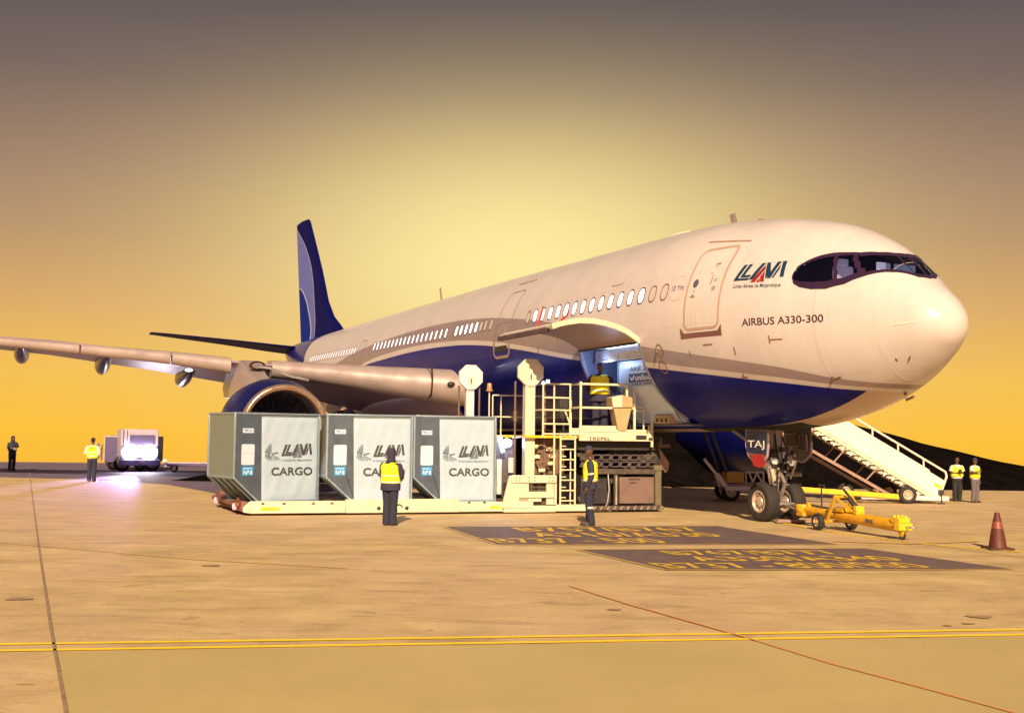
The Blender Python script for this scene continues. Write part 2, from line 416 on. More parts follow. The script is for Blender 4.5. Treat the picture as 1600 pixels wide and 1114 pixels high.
# two dark painted panels with yellow stand numbers
def panel(corners, rows):
    A, D, C, B = [gnd(*p) for p in corners]     # far-left, near-left, near-right, far-right
    sheet('stand_panel', [A, D, C, B], .008, m_panel)
    # thin pale edge
    def fn(x, y):   # x along the panel, y from near to far edge
        lo = D.lerp(C, x); hi = A.lerp(B, x); p = lo.lerp(hi, y); return (p.x, p.y, .012)
    mb = MB()
    for s, x0, x1, y0, y1 in rows: add_text(mb, s, fn, x0, x1, y0, y1, .012)
    o = mb.build('stand_number', m_standno, smooth=0, fix=False)
    for p in o.data.polygons:
        if p.normal.z < 0: o.data.flip_normals(); break
    tag(o, kind='structure')
    mb = MB()
    for p, q in ((A, D), (D, C), (A, B)):
        d = (q - p).normalized(); n = Vector((-d.y, d.x, 0)) * .03
        mb.add([(v.x, v.y, .012) for v in (p - n, p + n, q + n, q - n)], [(0, 1, 2, 3)])
    o = mb.build('road_marking', m_line_faded, smooth=0); tag(o, kind='structure')
panel(((900, 859), (1040, 891), (1586, 890), (1350, 857)), [('B737 - 800/900', .03, .80, .06, .30), ('A330/A340', .22, .86, .38, .60), ('B767/B777', .24, .80, .68, .90)])
panel(((692, 823), (775, 851), (1312, 851), (1120, 822)), [('B737 - 500', .02, .52, .06, .30), ('A310/A330', .20, .80, .38, .60), ('B757/B767', .22, .85, .68, .92)])

# dark grassy mound beyond the apron on the right
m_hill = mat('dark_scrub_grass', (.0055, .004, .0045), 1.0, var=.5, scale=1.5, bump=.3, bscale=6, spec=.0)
mb = MB(); nx, ny = 70, 14
hx = [(-14, 0.0), (-10, 1.6), (-5, 3.2), (0, 4.3), (6, 4.6), (12, 4.05), (15.5, 3.25), (20.0, 2.0), (24, 1.0), (27.5, .35), (31, -.1), (40, -.4)]
def hz_(x):
    for (a, b), (c, d) in zip(hx, hx[1:]):
        if a <= x <= c: return b + (d - b) * (x - a) / (c - a)
    return 0
vs = []
for i in range(nx + 1):
    x = -14 + 54 * i / nx
    for j in range(ny + 1):
        v = j / ny; y = 44 + 26 * v
        prof = sin(pi * min(1, v * 1.05)) ** .8 if v < .95 else 0
        z = max(hz_(x), 0) * prof
        vs.append((x, y, z + (.025 * sin(x * 2.1 + y) * cos(y * 1.7) if 0 < v < 1 and z > .2 else 0) - .02))
mb.add(vs, [(i * (ny + 1) + j, (i + 1) * (ny + 1) + j, (i + 1) * (ny + 1) + j + 1, i * (ny + 1) + j + 1) for i in range(nx) for j in range(ny)])
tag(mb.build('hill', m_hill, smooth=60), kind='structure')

# ================================================================== AIRLINER
YAW = 1.1589
NOSE = Vector((9.095, 20.466, 0))
jet = thing('airliner', 'large white and blue twin engine passenger jet with its forward cargo door open', 'airplane', NOSE, pi - YAW)
# local frame: x = metres aft of the nose datum, y = starboard, z = up
def wor(a, s, z):
    return NOSE + a * Vector((-cos(YAW), sin(YAW), 0)) + s * Vector((-sin(YAW), -cos(YAW), 0)) + Vector((0, 0, z))
ZC = 4.85
# nose profile etc: aft, top, bottom, half width (heights from the centre line)
PROF = [(0, -.539, -.539, 0.0), (.03, -.36, -.72, .20), (.12, -.171, -.885, .398), (.3, .038, -1.066, .608), (.7, .394, -1.401, .86), (1.2, .857, -1.726, 1.12), (2.0, 1.43, -2.069, 1.514),
        (3.0, 1.90, -2.36, 1.924), (4.0, 2.18, -2.54, 2.248), (5.0, 2.38, -2.63, 2.486), (6.5, 2.585, -2.68, 2.728), (8.0, 2.68, -2.70, 2.82), (13, 2.78, -2.72, 2.82),
        (24, 2.95, -2.69, 2.82), (38, 3.05, -2.59, 2.82), (42, 3.07, -2.45, 2.80), (46, 3.09, -1.75, 2.60), (50, 3.12, -.7, 2.22), (54, 3.16, .45, 1.68), (58, 3.18, 1.6, .98), (60, 3.14, 2.15, .58), (60.6, 3.0, 2.35, .32)]
A0 = .9
_X = [sqrt(p[0]) for p in PROF]
def _slopes(k):
    n = len(PROF); d = [(PROF[i + 1][k] - PROF[i][k]) / (_X[i + 1] - _X[i]) for i in range(n - 1)]
    m = [d[0]] + [0 if d[i - 1] * d[i] <= 0 else 2 * d[i - 1] * d[i] / (d[i - 1] + d[i]) for i in range(1, n - 1)] + [d[-1]]
    return m
_SL = {k: _slopes(k) for k in (1, 2, 3)}
def prof(a):
    x = sqrt(max(a - A0, 0)); i = 0
    while i < len(_X) - 2 and x > _X[i + 1]: i += 1
    h = _X[i + 1] - _X[i]; u = min(1, (x - _X[i]) / h); out = []
    for k in (1, 2, 3):
        p0, p1 = PROF[i][k], PROF[i + 1][k]; m0, m1 = _SL[k][i] * h, _SL[k][i + 1] * h
        out.append((2 * u ** 3 - 3 * u * u + 1) * p0 + (u ** 3 - 2 * u * u + u) * m0 + (-2 * u ** 3 + 3 * u * u) * p1 + (u ** 3 - u * u) * m1)
    return out
def sk(a, th, off=0.0):
    """skin point at station a and angle th (degrees from starboard, up positive)"""
    t, b, w = prof(a); m = (t + b) / 2; h = (t - b) / 2; c, s_ = cos(radians(th)), sin(radians(th))
    n = Vector((c / max(w, .05), s_ / max(h, .05))).normalized() * off
    return Vector((a, w * c + n.x, ZC + m + h * s_ + n.y))
def thz(a, z):
    t, b, w = prof(a); m = (t + b) / 2; h = (t - b) / 2
    return math.degrees(math.asin(max(-1, min(1, (z - ZC - m) / h))))
def skz(a, z, off=0.0): return sk(a, thz(a, z), off)

# livery: white top, grey band, cream line, deep blue lower body
def livery():
    m = bpy.data.materials.new('fuselage_paint'); m.use_nodes = True; t = m.node_tree; p = t.nodes['Principled BSDF']
    tcn = N(t, 'ShaderNodeTexCoord'); s3 = N(t, 'ShaderNodeSeparateXYZ'); t.links.new(tcn.outputs['Object'], s3.inputs[0])
    x, y, z = s3.outputs
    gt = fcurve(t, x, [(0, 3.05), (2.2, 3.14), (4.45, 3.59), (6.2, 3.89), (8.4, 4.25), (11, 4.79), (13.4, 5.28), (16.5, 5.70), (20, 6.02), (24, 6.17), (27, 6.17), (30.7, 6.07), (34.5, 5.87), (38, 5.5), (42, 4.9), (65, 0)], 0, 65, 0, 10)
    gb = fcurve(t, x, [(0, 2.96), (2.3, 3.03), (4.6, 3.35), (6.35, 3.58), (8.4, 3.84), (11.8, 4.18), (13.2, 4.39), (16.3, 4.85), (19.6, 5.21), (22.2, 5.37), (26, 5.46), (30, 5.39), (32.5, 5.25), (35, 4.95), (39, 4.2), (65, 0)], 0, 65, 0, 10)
    bl = fcurve(t, x, [(0, 2.90), (2.4, 2.985), (4.65, 3.255), (6.4, 3.477), (8.4, 3.72), (12, 4.11), (16.3, 4.72), (19.6, 5.07), (22.1, 5.21), (26, 5.27), (30, 5.20), (33, 5.08), (35, 4.75), (39, 4.0), (65, 0)], 0, 65, 0, 10)
    def edge(a, b): return math_(t, 'MULTIPLY', math_(t, 'SUBTRACT', a, b), 60, True)   # 1 where a > b
    nz = N(t, 'ShaderNodeTexNoise'); nz.inputs['Scale'].default_value = .9; nz.inputs['Detail'].default_value = 6; nz.inputs['Roughness'].default_value = .65
    mp = N(t, 'ShaderNodeMapping'); mp.inputs['Scale'].default_value = (1, 1, .35); t.links.new(tcn.outputs['Object'], mp.inputs[0]); t.links.new(mp.outputs[0], nz.inputs['Vector'])
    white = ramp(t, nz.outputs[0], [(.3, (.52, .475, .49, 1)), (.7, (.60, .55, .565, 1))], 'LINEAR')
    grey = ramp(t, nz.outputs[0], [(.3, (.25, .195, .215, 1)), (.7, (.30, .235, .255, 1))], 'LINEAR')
    blue = ramp(t, nz.outputs[0], [(.3, (.003, .006, .17, 1)), (.7, (.005, .009, .22, 1))], 'LINEAR')
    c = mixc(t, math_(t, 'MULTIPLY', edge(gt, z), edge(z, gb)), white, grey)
    belly = math_(t, 'ABSOLUTE', y)
    bmask = math_(t, 'MULTIPLY', math_(t, 'MULTIPLY', edge(bl, z), edge(belly, .62)), edge(x, 2.3)); c = mixc(t, bmask, c, blue)
    c = mixc(t, math_(t, 'MULTIPLY', edge(.62, belly), edge(bl, z)), c, (.52, .40, .36, 1))
    # tail end all blue, its border slanting forward at the bottom
    bd = math_(t, 'ADD', math_(t, 'MULTIPLY', math_(t, 'ABSOLUTE', math_(t, 'SUBTRACT', z, 7.3)), -.9), 47.6)
    c = mixc(t, math_(t, 'MULTIPLY', math_(t, 'SUBTRACT', x, bd), 8, True), c, (.004, .006, .20, 1))
    # skin seams: thin darker rings and lap joints
    w = N(t, 'ShaderNodeMath', operation='PINGPONG'); t.links.new(x, w.inputs[0]); w.inputs[1].default_value = 1.6
    seam = math_(t, 'LESS_THAN', w.outputs[0], .008)
    c = mixc(t, math_(t, 'MULTIPLY', seam, .28), c, (.2, .15, .13, 1))
    lap = N(t, 'ShaderNodeMath', operation='PINGPONG'); t.links.new(math_(t, 'ADD', z, .35), lap.inputs[0]); lap.inputs[1].default_value = .62
    c = mixc(t, math_(t, 'MULTIPLY', math_(t, 'LESS_THAN', lap.outputs[0], .006), .16), c, (.2, .15, .13, 1))
    rv = N(t, 'ShaderNodeMath', operation='PINGPONG'); t.links.new(x, rv.inputs[0]); rv.inputs[1].default_value = .035
    rl = math_(t, 'MULTIPLY', math_(t, 'LESS_THAN', math_(t, 'ABSOLUTE', math_(t, 'SUBTRACT', lap.outputs[0], .03)), .006), math_(t, 'LESS_THAN', rv.outputs[0], .007))
    c = mixc(t, math_(t, 'MULTIPLY', rl, .25), c, (.25, .2, .18, 1))
    gm = N(t, 'ShaderNodeMapping'); gm.inputs['Scale'].default_value = (5, 1, .5); t.links.new(tcn.outputs['Object'], gm.inputs[0])
    gn = N(t, 'ShaderNodeTexNoise'); gn.inputs['Scale'].default_value = 1.4; gn.inputs['Detail'].default_value = 7; gn.inputs['Roughness'].default_value = .7; t.links.new(gm.outputs[0], gn.inputs['Vector'])
    gs_ = ramp(t, gn.outputs[0], [(.35, (.90, .87, .84, 1)), (.55, (1, 1, 1, 1))], 'LINEAR'); c = mixc(t, .35, c, gs_, 'MULTIPLY')
    t.links.new(c, p.inputs['Base Color'])
    p.inputs['Roughness'].default_value = .30; t.links.new(math_(t, 'ADD', math_(t, 'MULTIPLY', math_(t, 'SUBTRACT', 1.0, bmask), .22), .05), p.inputs['Coat Weight']); p.inputs['Coat Roughness'].default_value = .08
    t.links.new(math_(t, 'SUBTRACT', .34, math_(t, 'MULTIPLY', bmask, .24)), p.inputs['Specular IOR Level'])
    n2 = N(t, 'ShaderNodeTexNoise'); n2.inputs['Scale'].default_value = .8; n2.inputs['Detail'].default_value = 3; t.links.new(tcn.outputs['Object'], n2.inputs['Vector'])
    bn = N(t, 'ShaderNodeBump'); bn.inputs['Strength'].default_value = .10; bn.inputs['Distance'].default_value = .05; t.links.new(n2.outputs[0], bn.inputs['Height']); t.links.new(bn.outputs[0], p.inputs['Normal'])
    return m
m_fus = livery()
m_winggrey = mat('wing_grey_paint', (.36, .28, .36), .38, .15, var=.10, scale=1.2, stretch=(1, .3, 1))
m_lemetal = mat('slat_metal', (.40, .325, .325), .34, .35, var=.10, scale=1.5)
m_blue = mat('deep_blue_paint', (.0025, .004, .08), .36, var=.15, scale=1.5, coat=.06, spec=.2)
m_outline = mat('door_outline_paint', (.42, .28, .22), .5, var=.1)
m_redline = mat('window_outline_paint', (.26, .11, .08), .5, var=.1)
m_whitefus = mat('white_fuselage_paint', (.75, .705, .65), .34, var=.06, scale=1.2, coat=.3)
m_letter = mat('aubergine_letter_paint', (.055, .012, .035), .5, var=0)
m_logoblue = mat('teal_blue_letter_paint', (.006, .035, .075), .5, var=0)
m_logored = mat('dark_red_letter_paint', (.25, .015, .012), .5, var=0)
m_glow = mat('lit_cabin_window', (.8, .8, .8), .3, var=0, emit=(1, .95, .98), estr=1.6)
m_blind = mat('blanked_window_paint', (.53, .48, .49), .4, var=.05)
m_glow2 = mat('lit_far_cabin_window', (.8, .8, .8), .3, var=0, emit=(1, .95, .98), estr=.75)
m_wdark = mat('window_rim', (.10, .08, .16), .4, var=0)
m_hold = mat('hold_lining', (.12, .145, .27), .45, var=.15, scale=2)
m_holdblue = mat('hold_lamp_light', (.8, .9, 1), .4, var=0, emit=(.5, .66, 1.0), estr=5)

# cargo opening and cockpit window outline
OA0, OA1, OT0, OT1 = 8.5, 11.75, -11.0, -62.0
CL = [(3.78, 23), (3.70, 19.3), (3.55, 17.5), (3.3, 17.0), (3.0, 18.6), (2.66, 24.8), (2.38, 36), (1.98, 55), (1.66, 75), (1.60, 90)]
CU = [(3.79, 25), (3.74, 31), (3.56, 37), (3.38, 42), (3.14, 47.5), (2.92, 51.5), (2.72, 56), (2.47, 67), (2.32, 79), (2.28, 90)]
def cock(t, v, off=0.0):
    """t 0..1 starboard end to centre, 1..2 on to the port end; v 0 lower .. 1 upper"""
    mir = t > 1; tt = (2 - t if mir else t) * (len(CL) - 1); i = min(int(tt), len(CL) - 2); u = tt - i
    l = [CL[i][k] + (CL[i + 1][k] - CL[i][k]) * u for k in (0, 1)]; h = [CU[i][k] + (CU[i + 1][k] - CU[i][k]) * u for k in (0, 1)]
    a = l[0] + (h[0] - l[0]) * v; th = l[1] + (h[1] - l[1]) * v
    return sk(a, 180 - th if mir else th, off)
_cp = [(l[0] + (h[0] - l[0]) * v, l[1] + (h[1] - l[1]) * v) for v, seq in ((.07, range(len(CL))),) for l, h in [(CL[i], CU[i]) for i in seq]] + \
      [(CL[i][0] + (CU[i][0] - CL[i][0]) * .93, CL[i][1] + (CU[i][1] - CL[i][1]) * .93) for i in reversed(range(len(CL)))]
def in_poly(x, y, P):
    c = False
    for i in range(len(P)):
        (x0, y0), (x1, y1) = P[i - 1], P[i]
        if (y0 > y) != (y1 > y) and x < (x1 - x0) * (y - y0) / (y1 - y0) + x0: c = not c
    return c
sta = [A0 + .0008, A0 + .004, A0 + .012, A0 + .03, A0 + .06] + [A0 + .1 + .04 * i for i in range(6)] + [1.26 + .035 * i for i in range(76)] + [3.95 + .15 * i for i in range(31)] + \
      [8.5 + .25 * i for i in range(13)] + [11.75] + [12.2 + .6 * i for i in range(44)] + [38.6 + .5 * i for i in range(46)]
sta = [a for a in sta if a <= 61.4] + [61.45]
ths = [-90 + 2.5 * i for i in range(144)]
ths = sorted(set(ths + [OT0, OT1]))
vs = [sk(a, th) for a in sta for th in ths]; fs = []
n = len(ths)
for i in range(len(sta) - 1):
    for j in range(n):
        j2 = (j + 1) % n; am = (sta[i] + sta[i + 1]) / 2; tm = (ths[j] + (ths[j2] if j2 else 270)) / 2
        if OA0 < am < OA1 and OT1 < tm < OT0: continue
        if in_poly(am, tm if tm <= 90 else 180 - tm, _cp): continue
        fs.append((i * n + j, (i + 1) * n + j, (i + 1) * n + j2, i * n + j2))
b0 = len(vs); vs.append(Vector((A0, 0, ZC - .539))); vs.append(Vector((61.5, 0, ZC + 2.7)))
for j in range(n):
    fs.append((b0, j, (j + 1) % n)); fs.append((b0 + 1, (len(sta) - 1) * n + (j + 1) % n, (len(sta) - 1) * n + j))
mb = MB(); mb.add(vs, fs); fus = mb.build('fuselage', m_fus, jet, smooth=60)

def patch(mb, poly_ring, off=.004, mi=0):
    """small surface patch from outline points given as (a, z), fanned from its middle"""
    ca = sum(p[0] for p in poly_ring) / len(poly_ring); cz = sum(p[1] for p in poly_ring) / len(poly_ring); k = len(poly_ring)
    inner = [(ca + (a - ca) * .5, cz + (z - cz) * .5) for a, z in poly_ring]
    vs = [skz(a, z, off) for a, z in poly_ring] + [skz(a, z, off) for a, z in inner] + [skz(ca, cz, off)]
    fs = [(i, (i + 1) % k, k + (i + 1) % k, k + i) for i in range(k)] + [(k + i, k + (i + 1) % k, 2 * k) for i in range(k)]
    mb.add(vs, fs, mi)
def rrect(a0, a1, z0, z1, r, n=6, step=.25):
    pts = []
    for cx, cz, q in ((a1 - r, z1 - r, 0), (a0 + r, z1 - r, 1), (a0 + r, z0 + r, 2), (a1 - r, z0 + r, 3)):
        for i in range(n + 1):
            an = pi / 2 * (q + i / n); pts.append((cx + r * cos(an), cz + r * sin(an)))
    out = []
    for i, p in enumerate(pts):
        q = pts[(i + 1) % len(pts)]; L = math.hypot(q[0] - p[0], q[1] - p[1]); k = max(1, int(L / step))
        out += [(p[0] + (q[0] - p[0]) * j / k, p[1] + (q[1] - p[1]) * j / k) for j in range(k)]
    return out
def ring(mb, pts, w, off=.006, mi=0):
    """closed outline stripe of width w on the skin"""
    k = len(pts); L = []; R = []
    for i in range(k):
        d = Vector(pts[(i + 1) % k]) - Vector(pts[i - 1]); d.normalize(); nn = Vector((-d.y, d.x)) * w / 2
        L.append(skz(pts[i][0] + nn.x, pts[i][1] + nn.y, off)); R.append(skz(pts[i][0] - nn.x, pts[i][1] - nn.y, off))
    mb.add(L + R, [(i, (i + 1) % k, k + (i + 1) % k, k + i) for i in range(k)], mi)

# cabin windows: every one a part with its lit or blanked pane
def zwin(a): return 5.50 + (a - 8) * .0155
def window(a, lit, hw=.135):
    z = zwin(a); pts = [(a + hw * cos(t) * (abs(cos(t)) ** -.25 if abs(cos(t)) > .01 else 1), z + .20 * sin(t) * (abs(sin(t)) ** -.2 if abs(sin(t)) > .01 else 1)) for t in [2 * pi * i / 20 for i in range(20)]]
    mb = MB(); ring(mb, pts, .045 if lit else .032, .007); o = mb.build('window', m_wdark if lit else m_redline, jet, smooth=60)
    mb = MB(); patch(mb, [(a + (p[0] - a) * .86, z + (p[1] - z) * .88) for p in pts], .004); mb.build('pane', (m_glow2 if a > 22 else m_glow) if lit else m_blind, o, smooth=60)
g1 = [8.45 + i * (14.75 - 8.45) / 12 for i in range(13)]
for a in [7.48, 7.96, 15.27]: window(a, False)
for a in g1: window(a, True)
for a in (17.2 + 1.05, 18.75, 19.15): window(a, False)
for i in range(5): window(19.58 + i * .483, True, .115)
for i in range(18): window(22.6 + i * .55, True, .105)
for i in range(20): window(35.2 + i * .50, True, .07)

# passenger doors
def door(a0, a1, z0, z1, m_out, w=.055, small=False):
    pts = rrect(a0, a1, z0, z1, .16)
    mb = MB(); na, nz = 8, 16
    vs = [skz(a0 + .03 + (a1 - a0 - .06) * i / na, z0 + .03 + (z1 - z0 - .06) * j / nz, .003) for i in range(na + 1) for j in range(nz + 1)]
    mb.add(vs, [(i * (nz + 1) + j, (i + 1) * (nz + 1) + j, (i + 1) * (nz + 1) + j + 1, i * (nz + 1) + j + 1) for i in range(na) for j in range(nz)])
    d = mb.build('door', m_fus, jet, smooth=60)
    mb = MB(); ring(mb, pts, w, .008); mb.build('door_frame', m_out, d, smooth=60)
    return d
d1 = door(5.56, 6.64, 4.50, 6.42, m_outline)
tag(d1, 'front door with a brown sill plate and a round window')
mb = MB(); patch(mb, [(6.40 + .085 * cos(2 * pi * i / 16), 5.58 + .10 * sin(2 * pi * i / 16)) for i in range(16)], .009); mb.build('door_window', m_wdark, d1)
mb = MB(); mb.add([skz(a, z, .012) for a, z in ((5.47, 4.30), (6.78, 4.30), (6.78, 4.42), (5.47, 4.42))], [(0, 1, 2, 3)])
for a in (5.47, 6.66): mb.add([skz(p, z, .012) for p, z in ((a, 4.42), (a + .12, 4.42), (a + (.0 if a < 6 else .12), 4.56))], [(0, 1, 2)])
mb.build('sill_plate', mat('sill_brown_paint', (.17, .07, .07), .5), d1)
mb = MB()
def mark(mb, a, z, w, h, off=.009): mb.add([skz(a - w / 2, z - h / 2, off), skz(a + w / 2, z - h / 2, off), skz(a + w / 2, z + h / 2, off), skz(a - w / 2, z + h / 2, off)], [(0, 1, 2, 3)])
mark(mb, 5.92, 5.62, .03, .22); mark(mb, 5.90, 6.0, .14, .045); mark(mb, 5.92, 5.94, .09, .02)
for i, z in enumerate((5.62, 5.58, 5.45, 5.42, 5.39, 5.36)): mark(mb, 5.80, z, .13 - .02 * (i % 3), .014)
mark(mb, 6.40, 5.40, .06, .02); mark(mb, 6.42, 5.26, .16, .035); mark(mb, 6.42, 5.30, .08, .03); mark(mb, 5.98, 5.78, .10, .012)
mb.build('door_marking', mat('door_marking_paint', (.33, .19, .15), .6, var=0), d1, smooth=0)
d2 = door(16.55, 17.70, 4.74, 6.66, mat('door_outline_dark', (.30, .19, .18), .5), .035)
mb = MB(); ring(mb, rrect(16.50, 17.75, 4.50, 5.65, .2), .09, .012); mb.build('door_frame', m_lemetal, d2, smooth=60)
mb = MB(); patch(mb, rrect(16.68, 17.58, 4.68, 4.86, .05), .013); mb.build('sill_plate', m_dark, d2)
mb = MB(); mark(mb, 16.85, 5.35, .12, .22, .013); mark(mb, 17.35, 5.35, .12, .22, .013); mark(mb, 17.35, 5.75, .10, .14, .013); mb.build('door_marking', mat('door_patch_grey', (.35, .28, .28), .5, var=0), d2, smooth=0)
door(33.6, 34.45, 4.9, 6.3, mat('door_outline_dark2', (.34, .24, .23), .5), .05)

# rain gutters above the doors, small plates and ports along the body
mb = MB(); mb.tube([sk(a, th, .01) for a, th in [(5.38 + .1 * i, 47.5 - .05 * i) for i in range(15)]], .022, 6); mb.build('rain_gutter', m_outline, jet)
mb = MB(); mb.tube([skz(16.4 + .1 * i, 6.98, .01) for i in range(15)], .022, 6); mb.build('rain_gutter', m_outline, jet)
mb = MB()
mark(mb, 5.95, 4.12, .30, .03); mark(mb, 5.2, 3.93, .03, .18); mark(mb, 6.6, 3.95, .02, .14); mark(mb, 14.35, 4.55, .05, .18); mark(mb, 13.0, 4.75, .05, .18)
mark(mb, 4.24, 4.13, .03, .17); mark(mb, 4.08, 4.12, .30, .028)
mark(mb, 1.83, 3.60, .03, .05)
mark(mb, 10.2, 5.98, .06, .03); mark(mb, 9.7, 5.98, .06, .03); mark(mb, 9.95, 5.96, .4, .012)
mb.build('skin_marking', m_redline, jet, smooth=0)
for a, z in ((7.69, 4.085), (7.75, 3.70)):
    mb = MB(); ring(mb, [(a + .13 * cos(2 * pi * i / 20), z + .15 * sin(2 * pi * i / 20)) for i in range(20)], .025, .01)
    mb.tube([skz(a + .12, z, .02), skz(a, z - .01, .10), skz(a - .03, z, .10)], .025, 6); mb.build('static_port', m_redline, jet)
for pts, r_ in (([skz(5.2, 3.42, 0), skz(5.12, 3.41, .12), skz(4.98, 3.40, .14)], .022), ([sk(3.15, -43, 0), sk(3.05, -43, .14), sk(2.85, -42, .16)], .028), ([sk(2.43, -94, 0), sk(2.40, -94, .16), sk(2.2, -94, .19)], .03)):
    mb = MB(); mb.tube(pts, r_, 8); mb.build('pitot_probe', m_brown, jet)
# lightning strips and joint of the radome
mb = MB(); mb.tube([sk(2.02 + .0 * i, -78 + 168 * i / 40, -.002) for i in range(41)], .006, 5); mb.build('radome_seam', mat('radome_sealant', (.50, .42, .36), .5), jet)
mb = MB(); mb.tube([skz(1.30 + .45 * i / 8, 4.31 - .005 * i, .004) for i in range(9)], .010, 5); mb.build('lightning_strip', m_white, jet)
mb = MB(); mb.beam(skz(1.68, 3.57, .004), skz(1.60, 3.66, .004), .02, .035); mb.build('access_catch', m_brown, jet)

# writing and emblem on the nose
mb = MB(); add_text(mb, 'AIRBUS A330-300', lambda x, y: skz(4.89 - x * 1.90, 4.46 + y * .165 - .045 * x, .006), 0, 1, 0, 1, .012)
mb.build('type_lettering', m_letter, jet, smooth=0, fix=False)
mb = MB(); add_logo(mb, lambda x, y: skz(5.26 - x * 1.27, 5.46 + y * .46 - .085 * x, .006), 0, 0, 1, 1)
mb.build('emblem', [m_logoblue, m_logored], jet, smooth=0, fix=False)
mb = MB(); add_text(mb, 'Linhas Aéreas de Moçambique', lambda x, y: skz(5.22 - x * 1.22, 5.315 + y * .115 - .085 * x, .006), 0, 1, 0, 1, .01)
mb.build('small_lettering', m_logoblue, jet, smooth=0, fix=False)
mb = MB(); add_text(mb, '10 Yrs', lambda x, y: skz(7.20 - x * .42, 5.47 + y * .14, .006), 0, 1, 0, 1, .012)
mb.build('round_sticker', mat('violet_print', (.16, .10, .25), .5, var=0), jet, smooth=0, fix=False)
mb = MB(); ring(mb, [(7.0 + .30 * cos(2 * pi * i / 28), 5.53 + .30 * sin(2 * pi * i / 28)) for i in range(28)], .02, .005); mb.build('sticker_ring', mat('pale_print', (.55, .47, .44), .5, var=0), jet)

# cockpit glazing: dark surround with clear panes, and the lit flight deck behind
m_mask = mat('cockpit_surround_paint', (.028, .012, .036), .22, var=.1, coat=.4)
m_glass = bpy.data.materials.new('cockpit_glass'); m_glass.use_nodes = True
t = m_glass.node_tree; t.nodes.clear()
tr = N(t, 'ShaderNodeBsdfTransparent'); tr.inputs[0].default_value = (.62, .60, .74, 1); gs = N(t, 'ShaderNodeBsdfGlossy'); gs.inputs['Roughness'].default_value = .04
fr = N(t, 'ShaderNodeFresnel'); fr.inputs[0].default_value = 1.5; mx = N(t, 'ShaderNodeMixShader'); oo = N(t, 'ShaderNodeOutputMaterial')
t.links.new(fr.outputs[0], mx.inputs[0]); t.links.new(tr.outputs[0], mx.inputs[1]); t.links.new(gs.outputs[0], mx.inputs[2]); t.links.new(mx.outputs[0], oo.inputs[0])
NT, NV = 144, 16
posts = [(.0, .06), (.475, .505), (.625, .665), (.875, .895)]    # dividing posts along the band
def is_post(tt):
    q = tt if tt <= 1 else 2 - tt
    return any(a <= q <= b for a, b in posts) or abs(tt - 1) < .012
mb = MB(); panes = {}
off = .012
vs = [cock(2 * i / NT, j / NV, off) for i in range(NT + 1) for j in range(NV + 1)]
fr_f = []
for i in range(NT):
    for j in range(NV):
        tt = 2 * (i + .5) / NT; v = (j + .5) / NV; q = tt if tt <= 1 else 2 - tt
        lo, hi = (.16, .88) if q < .66 else (.10, .84)
        f = (i * (NV + 1) + j, (i + 1) * (NV + 1) + j, (i + 1) * (NV + 1) + j + 1, i * (NV + 1) + j + 1)
        # posts lean forward
        tl = tt + (.05 * (v - .5) if tt <= 1 else -.05 * (v - .5)) * (1 if .3 < q < .7 else 0)
        if is_post(tl) or not (lo < v < hi): fr_f.append(f)
        else:
            key = sum(1 for a, b in posts if q > a) if tt <= 1 else 20 - sum(1 for a, b in posts if q > a)
            panes.setdefault(key, []).append(f)
mb.add(vs, fr_f); cw = mb.build('cockpit_window', m_mask, jet, smooth=60)
for key in sorted(panes):
    used = sorted({i for f in panes[key] for i in f}); ix = {u: k for k, u in enumerate(used)}
    mb = MB(); mb.add([vs[u] - (vs[u] - Vector((vs[u].x + .4, 0, ZC + .2))).normalized() * .008 for u in used], [tuple(ix[i] for i in f) for f in panes[key]])
    mb.build('pane', m_glass, cw, smooth=60)
# flight deck
m_deck = mat('flight_deck_lining', (.055, .04, .12), .7, var=.2)
mb = MB(); mb.box((2.5, -.85, 4.2), (4.6, .85, 4.93)); mb.box((4.5, -1.5, 4.5), (4.6, 1.5, 6.3)); mb.build('flight_deck', m_deck, jet, .05)
mb = MB(); mb.box((2.25, -.7, 4.95), (2.6, .7, 5.24)); mb.box((2.6, -.25, 4.95), (3.6, .25, 5.2)); mb.build('instrument_panel', mat('panel_dark', (.05, .035, .05), .6), jet, .03)
m_sheep = mat('pale_glowing_seat_cover', (.72, .68, .74), .9, var=.08, emit=(.8, .72, .95), estr=.12)  # faint glow in the covers stands in for cockpit light
for s in (.62, -.55):
    mb = MB(); mb.box((3.05, s - .25, 4.95), (3.5, s + .25, 5.28)); mb.box((3.4, s - .24, 5.28), (3.55, s + .24, 5.72)); mb.box((3.42, s - .13, 5.72), (3.53, s + .13, 5.88))
    mb.build('pilot_seat', m_sheep, jet, .04)
mb = MB(); mb.box((2.62, -.60, 5.28), (2.66, -.05, 5.70)); mb.build('sun_shade', mat('sun_shade', (.30, .40, .55), .5, emit=(.4, .55, .8), estr=.18), jet)  # shade glows faintly in place of light falling on it
mb = MB(); mb.box((2.68, .16, 5.24), (2.74, .36, 5.72)); mb.build('cockpit_lining', mat('pale_glowing_lining', (.75, .7, .78), .6, emit=(.9, .85, 1.), estr=.35), jet)  # lining given a glow of its own as cockpit light
mb = MB(); mb.box((2.3, -.65, 5.25), (2.55, -.2, 5.29)); mb.build('paper_chart', mat('white_paper', (.8, .78, .82), .8), jet)

